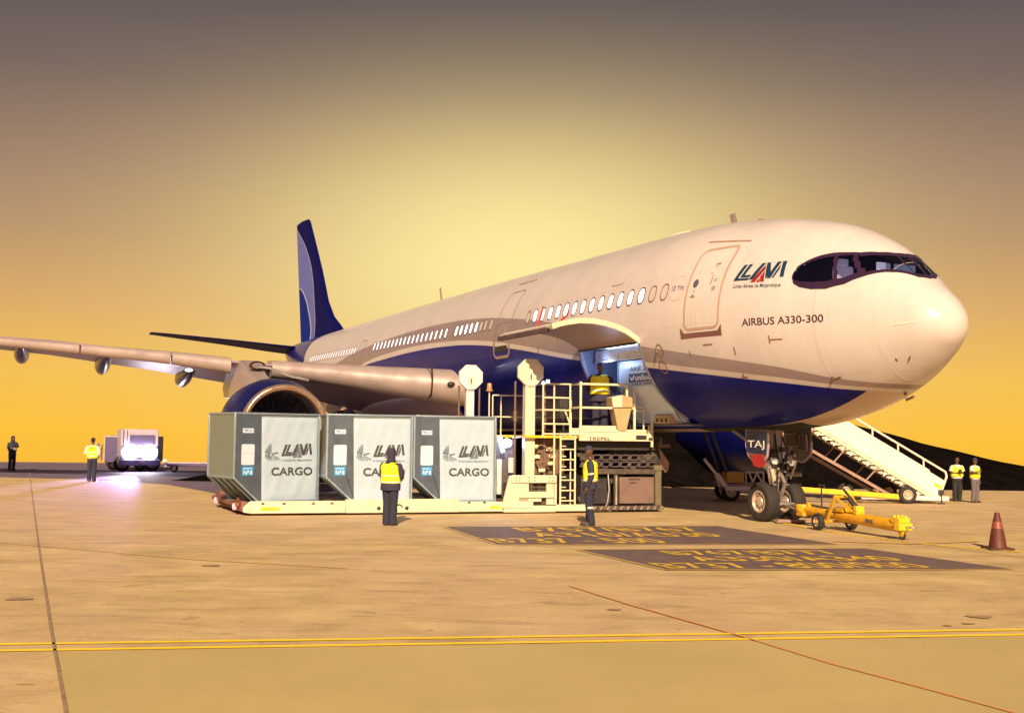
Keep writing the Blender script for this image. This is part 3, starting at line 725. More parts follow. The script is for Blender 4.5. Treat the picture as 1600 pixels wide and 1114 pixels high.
# cargo hold behind the open door
def lay(a, s, z): return Vector((a, s, z))
mb = MB(); zt, zb = 4.42, 2.33; s_in = .15
def wall_poly(a):
    pts = [(s_in - .05, zb)]
    for i in range(13):
        p = sk(a, OT1 + (OT0 - OT1) * i / 12, -.10); pts.append((p.y, max(zb, p.z)))
    return pts + [(2.60, zt), (s_in - .05, zt)]
for a0_, a1_ in ((OA0 - .06, OA0), (OA1, OA1 + .06)):
    mb.prism(wall_poly(a0_), lambda x, y, d: Vector((d, x, y)), a0_, a1_)
mb.box((OA0 - .06, s_in - .1, zb), (OA1 + .06, s_in, zt)); mb.box((OA0 - .06, s_in, zt), (OA1 + .06, 2.60, zt + .05)); mb.box((OA0 - .06, s_in, zb - .05), (OA1 + .06, 1.25, zb))
hold = mb.build('cargo_hold', m_hold, jet, smooth=0)
mb = MB(); mb.box((9.0, 2.25, 4.37), (11.0, 2.35, 4.41)); mb.build('hold_lamp', m_holdblue, hold)
hl = bpy.data.lights.new('hold_lamp_light', 'POINT'); hl.energy = 13; hl.color = (.50, .66, 1); hl.shadow_soft_size = .12
ho = bpy.data.objects.new('hold_lamp_light', hl); COL.objects.link(ho); ho.parent = jet; ho.location = (10.95, 2.42, 3.95)
# frame round the opening
mb = MB(); k = 20
for a in (OA0, OA1):
    mb.loft([[sk(a + da, OT0 + (OT1 - OT0) * i / k, of) for da, of in ((-.05, .006), (.05, .006), (.05, -.09), (-.05, -.09))] for i in range(k + 1)])
mb.loft([[sk(OA0 + (OA1 - OA0) * i / 10, OT1 + dt, of) for dt, of in ((-1, .006), (1, .006), (1, -.09), (-1, -.09))] for i in range(11)])
mb.build('opening_frame', mat('opening_frame_paint', (.20, .22, .34), .4), hold)
mb = MB(); mb.box((8.95, 1.30, 2.34), (9.72, 1.58, 2.56)); slb = mb.build('sill_latch_box', mat('tan_sill_paint', (.40, .27, .16), .5, var=.15), hold, .02)
for i in range(3):
    mb = MB(); mb.lathe([(.055, 0), (.055, .012), (.002, .012)], lambda x, y, h, i=i: Vector((9.12 + i * .22 + x, 1.58 + h - .004, 2.43 + y)), 14); mb.build('lightening_hole', m_dark, slb)
mb = MB(); mb.box((8.75, 2.28, 4.06), (11.6, 2.34, 4.34)); mb.box((8.75, 2.26, 4.0), (11.6, 2.36, 4.06)); mb.build('ceiling_panel', mat('silver_ceiling_panel', (.55, .58, .66), .3, .6, var=.1), hold, .01)

# cargo door swung up
arc = [(2.74, 4.36), (2.90, 4.46), (3.15, 4.60), (3.46, 4.708), (3.75, 4.765), (4.05, 4.80), (4.43, 4.795), (4.75, 4.74), (5.0, 4.68), (5.19, 4.61)]
def dpt(i, a, off):
    p = Vector(arc[i]); q = Vector(arc[min(i + 1, len(arc) - 1)]); o = Vector(arc[max(i - 1, 0)]); d = (q - o).normalized(); nn = Vector((-d.y, d.x)) * off
    return Vector((a, p.x + nn.x, p.y + nn.y))
aa_ = [8.50, 9.3, 10.1, 10.9, 11.65]
mb = MB()
k = len(arc)
for off_, mi in ((.05, 1), (-.05, 0)):
    vs = [dpt(i, a, off_) for a in aa_ for i in range(k)]
    mb.add(vs, [(i * k + j, i * k + j + 1, (i + 1) * k + j + 1, (i + 1) * k + j) for i in range(len(aa_) - 1) for j in range(k - 1)], mi)
for i in range(k - 1):
    for a in (aa_[0], aa_[-1]): mb.add([dpt(i, a, -.05), dpt(i + 1, a, -.05), dpt(i + 1, a, .05), dpt(i, a, .05)], [(0, 1, 2, 3)], 1)
for i in (0, k - 1):
    for a, b in zip(aa_, aa_[1:]): mb.add([dpt(i, a, -.05), dpt(i, b, -.05), dpt(i, b, .05), dpt(i, a, .05)], [(0, 1, 2, 3)], 1)
cd = mb.build('cargo_door', [mat('door_inner_lining', (.34, .235, .20), .5, var=.12), m_whitefus], jet, smooth=50, weld=True)
mb = MB(); mb.loft([[dpt(i, 8.44, -.06), dpt(i, 8.44, .07), dpt(i, 8.54, .07), dpt(i, 8.54, -.06)] for i in range(k)]); mb.build('door_edge', m_cream, cd)
mb = MB()
for i in range(13):
    a = 8.75 + i * .235; mb.beam((a, 5.14, 4.56), (a + .12, 5.22, 4.56), .10, .11)
mb.beam((8.6, 5.14, 4.60), (11.65, 5.14, 4.60), .09, .10); mb.build('latch_rail', mat('latch_umber', (.045, .026, .03), .6, var=.3), cd)
mb = MB(); mb.beam((8.6, 2.80, 4.33), (11.65, 2.80, 4.33), .06, .06); mb.build('hinge', m_dark, cd)
# red warning ribbons on the door
for a0, s0, z0, a1, s1, z1 in ((10.2, 4.75, 4.80, 10.22, 4.62, 5.22), (9.5, 4.5, 4.84, 9.3, 4.35, 5.02)):
    mb = MB(); mb.beam((a0, s0, z0), (a1, s1, z1), .055, .012, (1, 0, .1)); mb.beam((a1, s1, z1), (a1 - .05, s1, z1 + .1), .035, .012, (1, 0, .1)); mb.build('warning_ribbon', m_red, cd)

# ------------------------------------------------ wings
def airfoil(le, chord, thick, inc, nk=14):
    """ring of points (a, z): upper then lower; le = (a, s, z)"""
    pts = []
    def th_(x): return thick * 2.97 * (.2969 * sqrt(x) - .126 * x - .3516 * x * x + .2843 * x ** 3 - .1036 * x ** 4)
    xs_ = [(1 - cos(pi * i / nk)) / 2 for i in range(nk + 1)]
    for x in reversed(xs_): pts.append((x, th_(x) * .58 * (1 + .45 * math.exp(-x * 16)) + .012 * sin(pi * x)))
    for x in xs_[1:-1]: pts.append((x, -th_(x) * .50 * (1 + .55 * math.exp(-x * 16)) + .012 * sin(pi * x)))
    return [Vector((le[0] + chord * (x * cos(inc) + y * sin(inc)), le[1], le[2] + chord * (-x * sin(inc) + y * cos(inc)))) for x, y in pts]
WSEC = [  # s, LE aft, LE z, chord, thickness, incidence
    (2.0, 20.9, 3.80, 11.9, .155, radians(4.5)), (2.9, 21.55, 3.84, 11.2, .152, radians(4.5)), (5.0, 22.85, 4.06, 9.9, .138, radians(3.8)), (7.5, 24.35, 4.33, 8.6, .122, radians(3.0)),
    (9.4, 25.5, 4.50, 7.6, .115, radians(2.5)), (12, 27.05, 4.82, 6.7, .110, radians(2.0)), (16, 29.45, 5.32, 5.6, .105, radians(1.6)), (21, 32.4, 5.75, 4.5, .10, radians(1)), (26, 35.4, 6.1, 3.4, .10, radians(.5)), (29.6, 37.7, 6.35, 2.5, .10, 0)]
def wing(sg):
    mb = MB(); mb.loft([[Vector((p.x, sg * p.y, p.z)) for p in airfoil((a, s, z), ch, t_, inc)] for s, a, z, ch, t_, inc in WSEC])
    w = mb.build('wing', m_winggrey, jet, smooth=35)
    # slats along the leading edge, one piece between each pair of joints
    def at(s):
        for A, B in zip(WSEC, WSEC[1:]):
            if A[0] <= s <= B[0]:
                u = (s - A[0]) / (B[0] - A[0]); return [A[i] + (B[i] - A[i]) * u for i in range(6)]
    BAND = [(2.0, 4.30, 2.9), (2.8, 4.36, 3.02), (5, 4.45, 3.40), (7.5, 4.58, 3.86), (9.4, 4.70, 4.02), (12, 4.98, 4.46), (16, 5.34, 4.94), (21, 5.80, 5.48), (26, 6.2, 5.92), (30, 6.5, 6.3)]
    def band(s):
        for A, B in zip(BAND, BAND[1:]):
            if A[0] <= s <= B[0]: u = (s - A[0]) / (B[0] - A[0]); return A[1] + (B[1] - A[1]) * u, A[2] + (B[2] - A[2]) * u
    for s0, s1 in ((2.3, 3.50), (3.55, 8.6), (9.95, 11.9), (11.97, 15.0), (15.07, 19.0), (19.07, 24.0), (24.07, 28.6)):
        rings = []
        for i in range(9):
            s = s0 + (s1 - s0) * i / 8; a = at(s)[1]; zt_, zb_ = band(s); h = (zt_ - zb_) / 2; zc_ = (zt_ + zb_) / 2; dep = h * 1.25
            g = [Vector((a + dep * .75 - dep * cos(radians(an)), sg * s, zc_ + h * sin(radians(an)) * (1 if an > 0 else .92))) for an in range(-80, 95, 10)]
            g += [Vector((a + dep * 2.2, sg * s, zc_ + h * 1.02)), Vector((a + dep * 2.2, sg * s, zc_ + h * .8)), Vector((a + dep * .9, sg * s, zc_ - h * .7))]
            rings.append(g)
        mb = MB(); mb.loft(rings, cap=True); mb.build('slat', m_lemetal, w, smooth=50)
    for s in ((10.75, 13.95, 17.1, 21.5) if sg > 0 else (13.95, 17.1)):   # flap track fairings
        sx = at(s); a_te = sx[1] + sx[3]; zt_ = sx[2] - sx[3] * sin(sx[5]) - .05
        prof_ = [(.02, -2.6), (.20, -2.2), (.34, -1.4), (.42, -.4), (.42, .4), (.30, 1.2), (.12, 1.8), (.02, 2.0)]
        mb = MB(); mb.lathe(prof_, lambda x, y, h, a=a_te, s_=s, z=zt_: Vector((a + h - .3, sg * s_ + x * .72, z + .12 + y * 1.0 - .06 * (h + 2.2))), 16, cap=True)
        mb.build('flap_fairing', mat('fairing_blue_grey', (.09, .075, .15), .35, .1, var=.15, coat=.3), w)
    if sg > 0:
        mb = MB()
        for s in (12.15, 11.25):
            mb = MB()
            sx = at(s); mb.lathe([(.0, -.10), (.10, -.08), (.12, 0), (.10, .1), (.02, .16)], lambda x, y, h, sx=sx, s=s: Vector((sx[1] + .75 + h, s + x * 1.2, band(s)[1] - .03 + y * .5)), 14, cap=True)
            mb.build('wing_glint', mat('wing_glint_glow', (.9, .9, 1), .3, var=0, emit=(.95, .92, 1), estr=2.2), w)  # glowing bodies added for the headlight reflections on the wing underside
    return w
wg = wing(1); wing(-1)
# belly fairing
mb = MB(); mb.ball((30.0, 0, 3.72), 9.7, 3.5, 1.85, 40, 22); mb.build('belly_fairing', m_winggrey, jet, smooth=60)
mb = MB(); mb.ball((21.35, 2.95, 3.78), .12, .15, .10, 12, 8); mb.build('landing_light', m_dark, jet)
mb = MB(); pth = []
for i in range(13): an = -70 + 130 * i / 12; pth.append((22.05 - .30 * cos(radians(an)), 3.52, 3.92 + .62 * sin(radians(an))))
mb.tube(pth, .035, 6); mb.build('slat_seal', m_dark, jet)

# engines
def engine(sg):
    a0, s0, z0 = 19.5, (9.22 if sg > 0 else 9.85), 2.13
    fn = lambda x, y, h: Vector((a0 + h, sg * s0 + x, z0 + y))
    mb = MB(); mb.lathe([(1.405, .10), (1.47, .40), (1.60, 1.1), (1.66, 1.9), (1.62, 3.0), (1.45, 4.2), (1.28, 5.2), (1.22, 5.2), (1.1, 4.5)], fn, 56)
    e = mb.build('engine', m_blue, jet, smooth=60)
    mb = MB(); mb.lathe([(1.41, .10), (1.395, .02), (1.36, -.05), (1.31, -.08), (1.25, -.06), (1.20, .02), (1.18, .16)], fn, 56); mb.build('inlet_lip', mat('bare_copper_toned_metal', (.62, .43, .32), .24, .8, var=.06), e, smooth=60)
    mb = MB(); mb.lathe([(1.18, .15), (1.20, .9), (1.22, 1.6)], fn, 48); mb.build('inlet_duct', mat('inlet_liner_grey', (.13, .115, .17), .45, .2, var=.15), e, smooth=60)
    mb = MB()
    for i in range(26):
        an = 2 * pi * i / 26; c_, s_ = cos(an), sin(an)
        pts = []
        for r, tw in ((.34, .12), (.8, .10), (1.2, .06)):
            for dx_, dw in ((-.09, -tw), (.09, tw)): pts.append(fn(r * c_ - dw * s_, r * s_ + dw * c_, 1.35 + dx_))
        mb.add(pts, [(0, 1, 3, 2), (2, 3, 5, 4)])
    mb.add([fn(1.22 * cos(2 * pi * i / 40), 1.22 * sin(2 * pi * i / 40), 1.6) for i in range(40)], [tuple(range(40))])
    mb.build('fan', mat('fan_blade', (.14, .13, .20), .35, .6, var=.1), e, smooth=0)
    mb = MB(); mb.lathe([(0.001, .75), (.12, .85), (.25, 1.05), (.34, 1.35)], fn, 24); mb.build('spinner', m_dark, e)
    mb = MB(); mb.lathe([(.85, 4.6), (.80, 5.6), (.55, 6.6), (.30, 7.2), (.02, 7.5)], fn, 32); mb.build('exhaust_nozzle', m_brown, e)
    # pylon
    P = [(20.9, 3.70, .10), (22.2, 3.72, .30), (23.8, 4.05, .42), (25.4, 4.62, .46), (28.5, 4.45, .40), (30.5, 3.9, .15)]
    Q = [(20.9, 3.55), (22.2, 3.3), (23.8, 3.2), (25.4, 3.2), (28.5, 3.3), (30.5, 3.7)]
    mb = MB(); rings = []
    for (a, zt_, w_), (a2, zb_) in zip(P, Q):
        rings.append([Vector((a, sg * s0 + .12 * sg + x, z)) for x, z in ((-w_, zb_), (w_, zb_), (w_ * 1.1, (zb_ + zt_) / 2), (w_ * .75, zt_), (-w_ * .75, zt_), (-w_ * 1.1, (zb_ + zt_) / 2))])
    mb.loft(rings); mb.build('pylon', m_lemetal, jet, .03)
    if sg > 0:
        mb = MB(); mb.lathe([(.30, 0), (.33, .05), (.24, .10), (.20, -.1)], lambda x, y, h: Vector((24.05 + h - x * .2, 9.3 + x, 4.35 + y * .55)), 20); mb.build('cowl_scoop', m_brown, e)
        mb = MB(); mb.tube([(24.1, 9.25, 4.32), (23.9, 8.9, 4.28), (23.7, 8.5, 4.1), (23.5, 8.2, 3.98), (23.4, 7.6, 3.86)], .05, 6); mb.build('bleed_pipe', m_steel, e)
engine(1); engine(-1)

# ------------------------------------------------ fin and tailplane
def tailpaint():
    m = bpy.data.materials.new('fin_paint'); m.use_nodes = True; t = m.node_tree; p = t.nodes['Principled BSDF']
    tcn = N(t, 'ShaderNodeTexCoord'); s3 = N(t, 'ShaderNodeSeparateXYZ'); t.links.new(tcn.outputs['Object'], s3.inputs[0]); x, y, z = s3.outputs
    oc = fcurve(t, z, [(8, 54.6), (8.55, 54.35), (9.1, 54.3), (10.2, 54.6), (12.4, 55.5), (14.07, 57.1), (15.4, 59.2), (16.2, 60.75), (17, 62)], 8, 17, 50, 65)
    ic = fcurve(t, z, [(8, 55.9), (8.55, 55.5), (9.2, 55.7), (10.1, 56.4), (10.85, 57.2), (11.87, 59.2), (12.2, 62), (17, 64)], 8, 17, 50, 65)
    def edge(a, b): return math_(t, 'MULTIPLY', math_(t, 'SUBTRACT', a, b), 20, True)
    c = mixc(t, edge(x, oc), (.002, .004, .10, 1), (.15, .18, .55, 1))
    c = mixc(t, edge(x, ic), c, (.002, .022, .30, 1))
    ln = math_(t, 'LESS_THAN', math_(t, 'ABSOLUTE', math_(t, 'SUBTRACT', x, ic)), .14); c = mixc(t, ln, c, (.55, .55, .75, 1))
    ln = math_(t, 'LESS_THAN', math_(t, 'ABSOLUTE', math_(t, 'SUBTRACT', x, oc)), .07); c = mixc(t, ln, c, (.40, .40, .65, 1))
    t.links.new(c, p.inputs['Base Color']); p.inputs['Roughness'].default_value = .6; p.inputs['Specular IOR Level'].default_value = .04
    return m
mb = MB(); rings = []
for z, le, te, th_ in ((7.6, 46.5, 58.6, .09), (8.5, 48.46, 58.9, .085), (9.1, 49.9, 59.05, .085), (10.2, 51.4, 59.35, .09), (12.3, 53.1, 59.9, .09), (14.3, 55.0, 60.45, .09), (16.2, 56.85, 60.95, .09), (16.42, 57.35, 61.0, .07), (16.60, 59.3, 60.95, .04)):
    ch = te - le; r = airfoil((0, 0, 0), 1, th_, 0, 12)
    rings.append([Vector((le + p.x * ch, (p.z - .012 * sin(pi * min(1, max(0, p.x)))) * ch * (1 if p.z > 0 else 1.43), z)) for p in r])
mb.loft(rings); mb.build('fin', tailpaint(), jet, smooth=40)
for sg in (1, -1):
    mb = MB(); rings = []
    for s, a, z, ch, t_ in ((.6, 53.6, 7.35, 6.0, .11), (2, 54.6, 7.52, 5.4, .11), (5, 56.9, 7.95, 4.1, .10), (8.5, 59.6, 8.40, 2.6, .10), (9.6, 60.6, 8.54, 1.9, .08)):
        rings.append([Vector((p.x, sg * p.y, p.z)) for p in airfoil((a, s, z), ch, t_, 0)])
    mb.loft(rings); mb.build('tailplane', mat('tailplane_blue', (.002, .003, .10), .6, var=.1, spec=.04), jet, smooth=40)

# aerials on the roof
for a, h, ch in ((8.15, .36, .28), (30.5, .75, .22)):
    zt_ = ZC + prof(a)[0]
    mb = MB(); mb.loft([[Vector((a + x * ch + dx_, y * .03 * k_, zt_ - .03 + z)) for x, y in ((0, 0), (.4, 1), (1, 0), (.4, -1))] for z, dx_, k_ in ((0, 0, 1.4), (h, h * .35, .8))]); mb.build('aerial', m_lemetal, jet)
mb = MB(); mb.ball((10.9, .0, ZC + prof(11)[0] + .02), .9, .30, .14, 20, 10); mb.build('satellite_dome', m_whitefus, jet)
mb = MB(); mb.ball((6.9, .2, ZC + prof(6.9)[0] + .01), .12, .07, .035, 12, 8); mb.build('roof_light', m_outline, jet)

# ------------------------------------------------ nose landing gear
m_tyre = mat('tyre_rubber', (.022, .019, .019), .8, var=.3, scale=12, bump=.15)
m_hub = mat('wheel_hub', (.55, .44, .36), .4, .4, var=.15)
def wheel(parent, ctr, r, wd, name='wheel', axis='y'):
    def fn(x, y, h): return Vector(ctr) + (Vector((x, h, y)) if axis == 'y' else Vector((h, x, y)))
    k = wd / 2
    prof_ = [(r * .55, -k * .82), (r * .70, -k), (r * .88, -k * .98), (r * .97, -k * .75), (r, -k * .4), (r * 1.0, -k * .32), (r * .985, -k * .28), (r * 1.0, -k * .24), (r, k * .24), (r * .985, k * .28), (r, k * .32), (r, k * .4), (r * .97, k * .75), (r * .88, k * .98), (r * .70, k), (r * .55, k * .82)]
    mb = MB(); mb.lathe(prof_, fn, 40); w = mb.build(name, m_tyre, parent, smooth=50)
    mb = MB()
    mb.lathe([(r * .56, -k * .85), (r * .50, -k * .88), (r * .46, -k * .55), (r * .30, -k * .45), (r * .24, -k * .75), (r * .10, -k * .80), (.002, -k * .8)], fn, 28)
    mb.lathe([(r * .56, k * .85), (r * .50, k * .88), (r * .46, k * .55), (r * .30, k * .45), (r * .24, k * .75), (r * .10, k * .80), (.002, k * .8)], fn, 28)
    mb.build('rim', m_hub, w, smooth=40)
    mb = MB()
    for sgn in (-1, 1):
        for i in range(9):
            an = 2 * pi * i / 9; mb.bar(fn(r * .38 * cos(an), r * .38 * sin(an), sgn * k * .44), fn(r * .38 * cos(an), r * .38 * sin(an), sgn * k * .54), r * .045, 6)
    mb.build('rim_bolt', m_dark, w)
    return w
NGX = 6.67
for s in (.36, -.40): wheel(jet, (NGX, s, .475), .475, .36)
mb = MB()
mb.bar((NGX, -.5, .475), (NGX, .46, .475), .07, 12); mb.bar((NGX, -.02, .40), (NGX, -.02, 1.0), .085, 16, 1); mb.bar((NGX, -.02, .95), (NGX, -.02, 2.3), .15, 16)
mb.bar((NGX, -.02, 1.05), (NGX, -.02, 1.15), .20, 16); mb.bar((NGX, -.02, .36), (NGX, -.02, .56), .13, 12)
mb.beam((NGX - .18, -.02, .62), (NGX - .33, -.02, .92), .08, .06); mb.beam((NGX - .33, -.02, .92), (NGX - .14, -.02, 1.16), .08, .06)
mb.bar((NGX, .05, 1.5), (NGX + 1.3, .32, 2.2), .06, 10); mb.bar((NGX, -.1, 1.5), (NGX + 1.3, -.38, 2.2), .06, 10)
mb.bar((NGX - .05, -.32, 1.28), (NGX - .05, .30, 1.28), .07, 12); mb.bar((NGX - .16, -.62, 1.13), (NGX - .16, -.15, 1.13), .065, 12)
mb.bar((NGX - .1, .12, 1.3), (NGX - .1, .34, 1.75), .035, 8); mb.bar((NGX - .1, -.14, 1.3), (NGX - .1, -.36, 1.8), .035, 8)
mb.bar((NGX - .12, .16, .8), (NGX - .12, .25, 1.35), .02, 6); mb.bar((NGX - .12, -.2, .8), (NGX - .12, -.28, 1.35), .02, 6)
mb.box((NGX - .18, -.62, .86), (NGX + .05, -.10, .90)); mb.box((NGX - .18, .06, .86), (NGX + .05, .34, .90)); mb.ball((NGX - .17, .2, 1.5), .09, .09, .09); mb.ball((NGX - .17, -.24, 1.55), .09, .09, .09)
mb.build('nose_leg', [mat('leg_grey_paint', (.26, .22, .22), .4, .3, var=.25), m_chrome], jet, .008)
for s, z, e_ in ((.22, 1.44, 2.0), (-.26, 1.40, 1.2)):
    mb = MB(); mb.lathe([(.002, 0), (.055, .0), (.07, .02), (.075, .08), (.04, .14), (.002, .15)], lambda x, y, h, s=s, z=z: Vector((NGX - .32 + h, s + x, z + y)), 18)
    mb.build('taxi_light', mat('taxi_lamp_glass', (.9, .9, .85), .15, .3, var=0, emit=(1, .95, .8), estr=.15), jet)
rq = random.Random(11); m_grease = mat('greasy_black_metal', (.045, .036, .035), .4, .4, var=.4, scale=9)
for i in range(16):
    y = rq.uniform(-.5, .5); z = rq.uniform(1.25, 2.1); x = NGX - rq.uniform(-.1, .25); w_ = rq.uniform(.04, .11); mb = MB()
    if i % 2: mb.bar((x, y, z), (x + rq.uniform(-.25, .25), y + rq.uniform(-.2, .2), z + rq.uniform(-.35, .35)), w_ * .5, 8); mb.build('actuator', m_grease, jet, .01)
    else: mb.box((x - w_, y - w_, z - w_ * .8), (x + w_, y + w_, z + w_ * .8)); mb.build('junction_box', m_grease, jet, .01)
mb = MB()
for i in range(9):
    y = rq.uniform(-.42, .42); z = rq.uniform(1.15, 1.6); mb.ball((NGX - .28 - rq.uniform(0, .06), y, z), rq.uniform(.02, .045), None, rq.uniform(.02, .05), 8, 6)
mb.bar((NGX - .2, .30, .80), (NGX - .24, .40, 1.25), .03, 8); mb.bar((NGX - .18, -.28, 1.02), (NGX - .22, -.42, 1.4), .035, 8)
mb.build('leg_fitting', m_steel, jet)
mb = MB(); mb.tube([(NGX - .1, .1, 2.1), (NGX - .2, .13, 1.8), (NGX - .22, .08, 1.4), (NGX - .2, .11, 1.0), (NGX - .12, .09, .6)], .022, 6)
mb.tube([(NGX - .1, -.1, 2.1), (NGX - .22, -.17, 1.7), (NGX - .2, -.12, 1.3), (NGX - .2, -.16, .9)], .018, 6); mb.build('hydraulic_hose', m_black, jet)
mb = MB(); kk = 8
vs = [sk(5.0 + (9.0 - 5.0) * i / kk, -90 + th, .006) for i in range(kk + 1) for th in range(-14, 15, 4)]; q = 8
mb.add(vs, [(i * q + j, (i + 1) * q + j, (i + 1) * q + j + 1, i * q + j + 1) for i in range(kk) for j in range(q - 1)]); mb.build('gear_bay_patch', mat('bay_shade_black', (.012, .011, .012), .8, var=.3), jet)  # black patch on the skin for the shade of the open bay
m_gdoor = mat('gear_door_lining', (.13, .105, .095), .5, .1, var=.3, scale=5)
def gdoor(s, a0, a1, zt_, zb_, lean):
    """hanging gear door: inner lining and outer skin, rounded lower rear corner"""
    out = [(a0, zt_), (a1, zt_), (a1, zb_ + .45), (a1 - .10, zb_ + .22), (a1 - .32, zb_ + .06), (a1 - .6, zb_), (a0 + .3, zb_ + .02), (a0 + .05, zb_ + .2), (a0, zb_ + .5)]
    def fn(x, y, d): return Vector((x, s + lean * (zt_ - y) + d, y))
    mb = MB(); mb.prism(out, fn, -.025, .025); d = mb.build('gear_door', m_gdoor, jet, .008)
    rim = [fn(x, y, 0) for x, y in out]
    mb = MB(); mb.tube(rim[1:], .032, 8); mb.build('door_rim', m_winggrey, d)
    mb = MB()
    for x0, x1, y0, y1 in ((a0 + .12, a0 + .40, zt_ - .18, zt_ - .55), (a0 + .48, a1 - .1, zt_ - .15, zt_ - .45)):
        e_ = -.05 if s > 0 else .05; mb.tube([fn(x0, y0, e_), fn(x1, y0, e_), fn(x1, y1, e_), fn(x0, y1, e_)], .022, 6, closed=True)
    mb.build('door_rib', m_winggrey, d)
    return d
gd = gdoor(.85, 5.80, 6.66, 2.2, 1.36, .02); gdoor(-.85, 6.40, 7.42, 2.26, 1.42, -.06)
mb = MB(); mb.prism([(5.84, 2.16), (6.62, 2.16), (6.62, 1.66), (5.84, 1.62)], lambda x, y, d: Vector((x, .85 + .02 * (2.2 - y) + .026 + d, y)), 0, .006)
rp = mb.build('registration_panel', mat('navy_plate_paint', (.008, .012, .055), .35, var=.1), gd)
mb = MB(); add_text(mb, 'TAJ', lambda x, y: Vector((6.56 - x * .66, .85 + .008 + .040, 1.72 + y * .22)), 0, 1, 0, 1, .012); mb.build('panel_lettering', m_white, gd, smooth=0, fix=False)
mb = MB(); mb.prism([(6.45, 1.60), (5.95, 1.62), (5.85, 1.38), (6.05, 1.30), (6.3, 1.34)], lambda x, y, d: Vector((x, .90 + d, y)), 0, .012); mb.build('red_tag', m_red, jet)
mb = MB(); mb.beam((6.08, .55, 1.25), (6.2, .40, 1.0), .10, .03, (1, 0, 0)); mb.build('leg_strut', m_cream, jet)

# main landing gear, mostly hidden behind the loader
for sg in (1, -1):
    mb = MB(); mb.bar((33.2, sg * 5.34, .6), (33.0, sg * 5.2, 4.0), .2, 14); mb.beam((32.2, sg * 5.34, .62), (34.2, sg * 5.34, .62), .18, .22); mb.bar((33.1, sg * 5.3, 2.0), (33.0, sg * 3.0, 3.6), .1, 10); mb.build('main_leg', m_brown, jet)
    for a in (32.2, 34.2):
        for ds in (-.68, .68): wheel(jet, (a, sg * 5.34 + ds, .68), .68, .45)

# ================================================================== CARGO LOADER
LANG = radians(16.09)
L0 = Vector((4.052, 29.268, 0))
LX = Vector((cos(LANG), sin(LANG), 0)); LY = Vector((-sin(LANG), cos(LANG), 0))
def lw(x, y, z=0): return L0 + LX * x + LY * y + Vector((0, 0, z))
ldr = thing('cargo_loader', 'long low cream cargo loader with two posts and a railed platform by the airplane', 'cargo loader', L0, LANG)
m_roller = mat('roller_steel', (.30, .25, .22), .4, .6, var=.2)
m_end = mat('red_brown_steel', (.19, .075, .06), .5, .1, var=.3, scale=6)
m_lens = mat('marker_lamp_lens', (.8, .25, .25), .2, var=0, emit=(1, .35, .45), estr=.5)
m_brass = mat('amber_lens', (.45, .22, .08), .3, var=.1)
m_rail = mat('cream_tube_paint', (.70, .60, .42), .4, var=.12, scale=8)
m_grime = mat('oily_machinery', (.085, .065, .055), .55, .25, var=.4, scale=7, bump=.2)
m_paleblue = mat('pale_guard_panel', (.55, .52, .55), .5, var=.1)
# deck: two side beams, cross frame and rollers
mb = MB()
mb.box((-10.70, 0, .05), (-8.42, .16, .345)); mb.box((-8.42, -.02, .045), (-5.55, .17, .38)); mb.box((-5.55, .0, .05), (-4.40, .16, .30))
mb.prism([(-10.70, .05), (-10.70, .345), (-10.86, .20), (-10.86, .08)], lambda x, y, d: Vector((x, d, y)), .02, .15)
mb.build('side_beam', m_cream, ldr, .018)
mb = MB(); mb.box((-11.25, 3.62, .05), (-4.3, 3.80, .345)); mb.build('side_beam', m_cream_worn, ldr, .018)
mb = MB()
for p in [(-7.6, -.025), (-6.9, -.025)]: mb.ball((p[0], -.02, .16), .05, .02, .05, 10, 6)
for x in (-10.4, -9.9, -9.2, -8.75, -6.0, -5.3, -4.9): mb.prism([(x - .05, .27), (x + .05, .27), (x, .325)], lambda x_, y, d: Vector((x_, d, y)), -.012, .01)
mb.tube([(-7.1 + .08 * cos(2 * pi * i / 12), -.03, .17 + .08 * sin(2 * pi * i / 12)) for i in range(9)], .015, 6)
mb.build('tie_down_slot', m_dark, ldr)
mb = MB()
for x0, x1 in ((-10.45, -10.0), (-4.75, -4.47), (-2.62, -2.2)): mb.box((x0, -.012, .13), (x1, .0, .20))
mb.build('reflector_strip', m_yellow, ldr)
mb = MB()
mb.prism([(-10.70, .16), (-4.2, .16), (-4.2, 3.62), (-11.22, 3.62)], lambda x, y, d: Vector((x, y, d)), .10, .22); mb.build('deck_pan', m_grime, ldr)
mb = MB()
for i in range(52):
    x = -10.55 + i * .12
    mb.bar((x, .22, .255), (x, 3.56, .255), .035, 8)
mb.build('roller_bed', m_roller, ldr)
ex_ = lambda y: -10.72 - .148 * y      # slanting outer end of the deck
mb = MB(); mb.prism([(ex_(.15), .15), (ex_(.15) - .16, .15), (ex_(3.8) - .16, 3.8), (ex_(3.8), 3.8)], lambda x, y, d: Vector((x, y, d)), .09, .335)
mb.prism([(ex_(.35) - .16, .35), (ex_(.35) - .27, .35), (ex_(3.65) - .27, 3.65), (ex_(3.65) - .16, 3.65)], lambda x, y, d: Vector((x, y, d)), .20, .30)
for i in range(11): y = .8 + i * .2; mb.box((ex_(y) - .20, y, .11), (ex_(y) - .155, y + .06, .28))
for y0, y1 in ((.8, 1.2), (3.2, 3.8)): mb.box((ex_(y0) - .14, y0, .335), (ex_(y0) + .04, y1, .42))
mb.build('end_plate', m_end, ldr, .012)
for y in (.42, 3.0):
    mb = MB(); mb.lathe([(.002, 0), (.075, .01), (.085, .05), (.085, .1)], lambda u, v, h, y=y: Vector((ex_(y) - .32 + h, y + u * .7, .20 + v)), 14); mb.build('marker_lamp', m_lens, ldr)
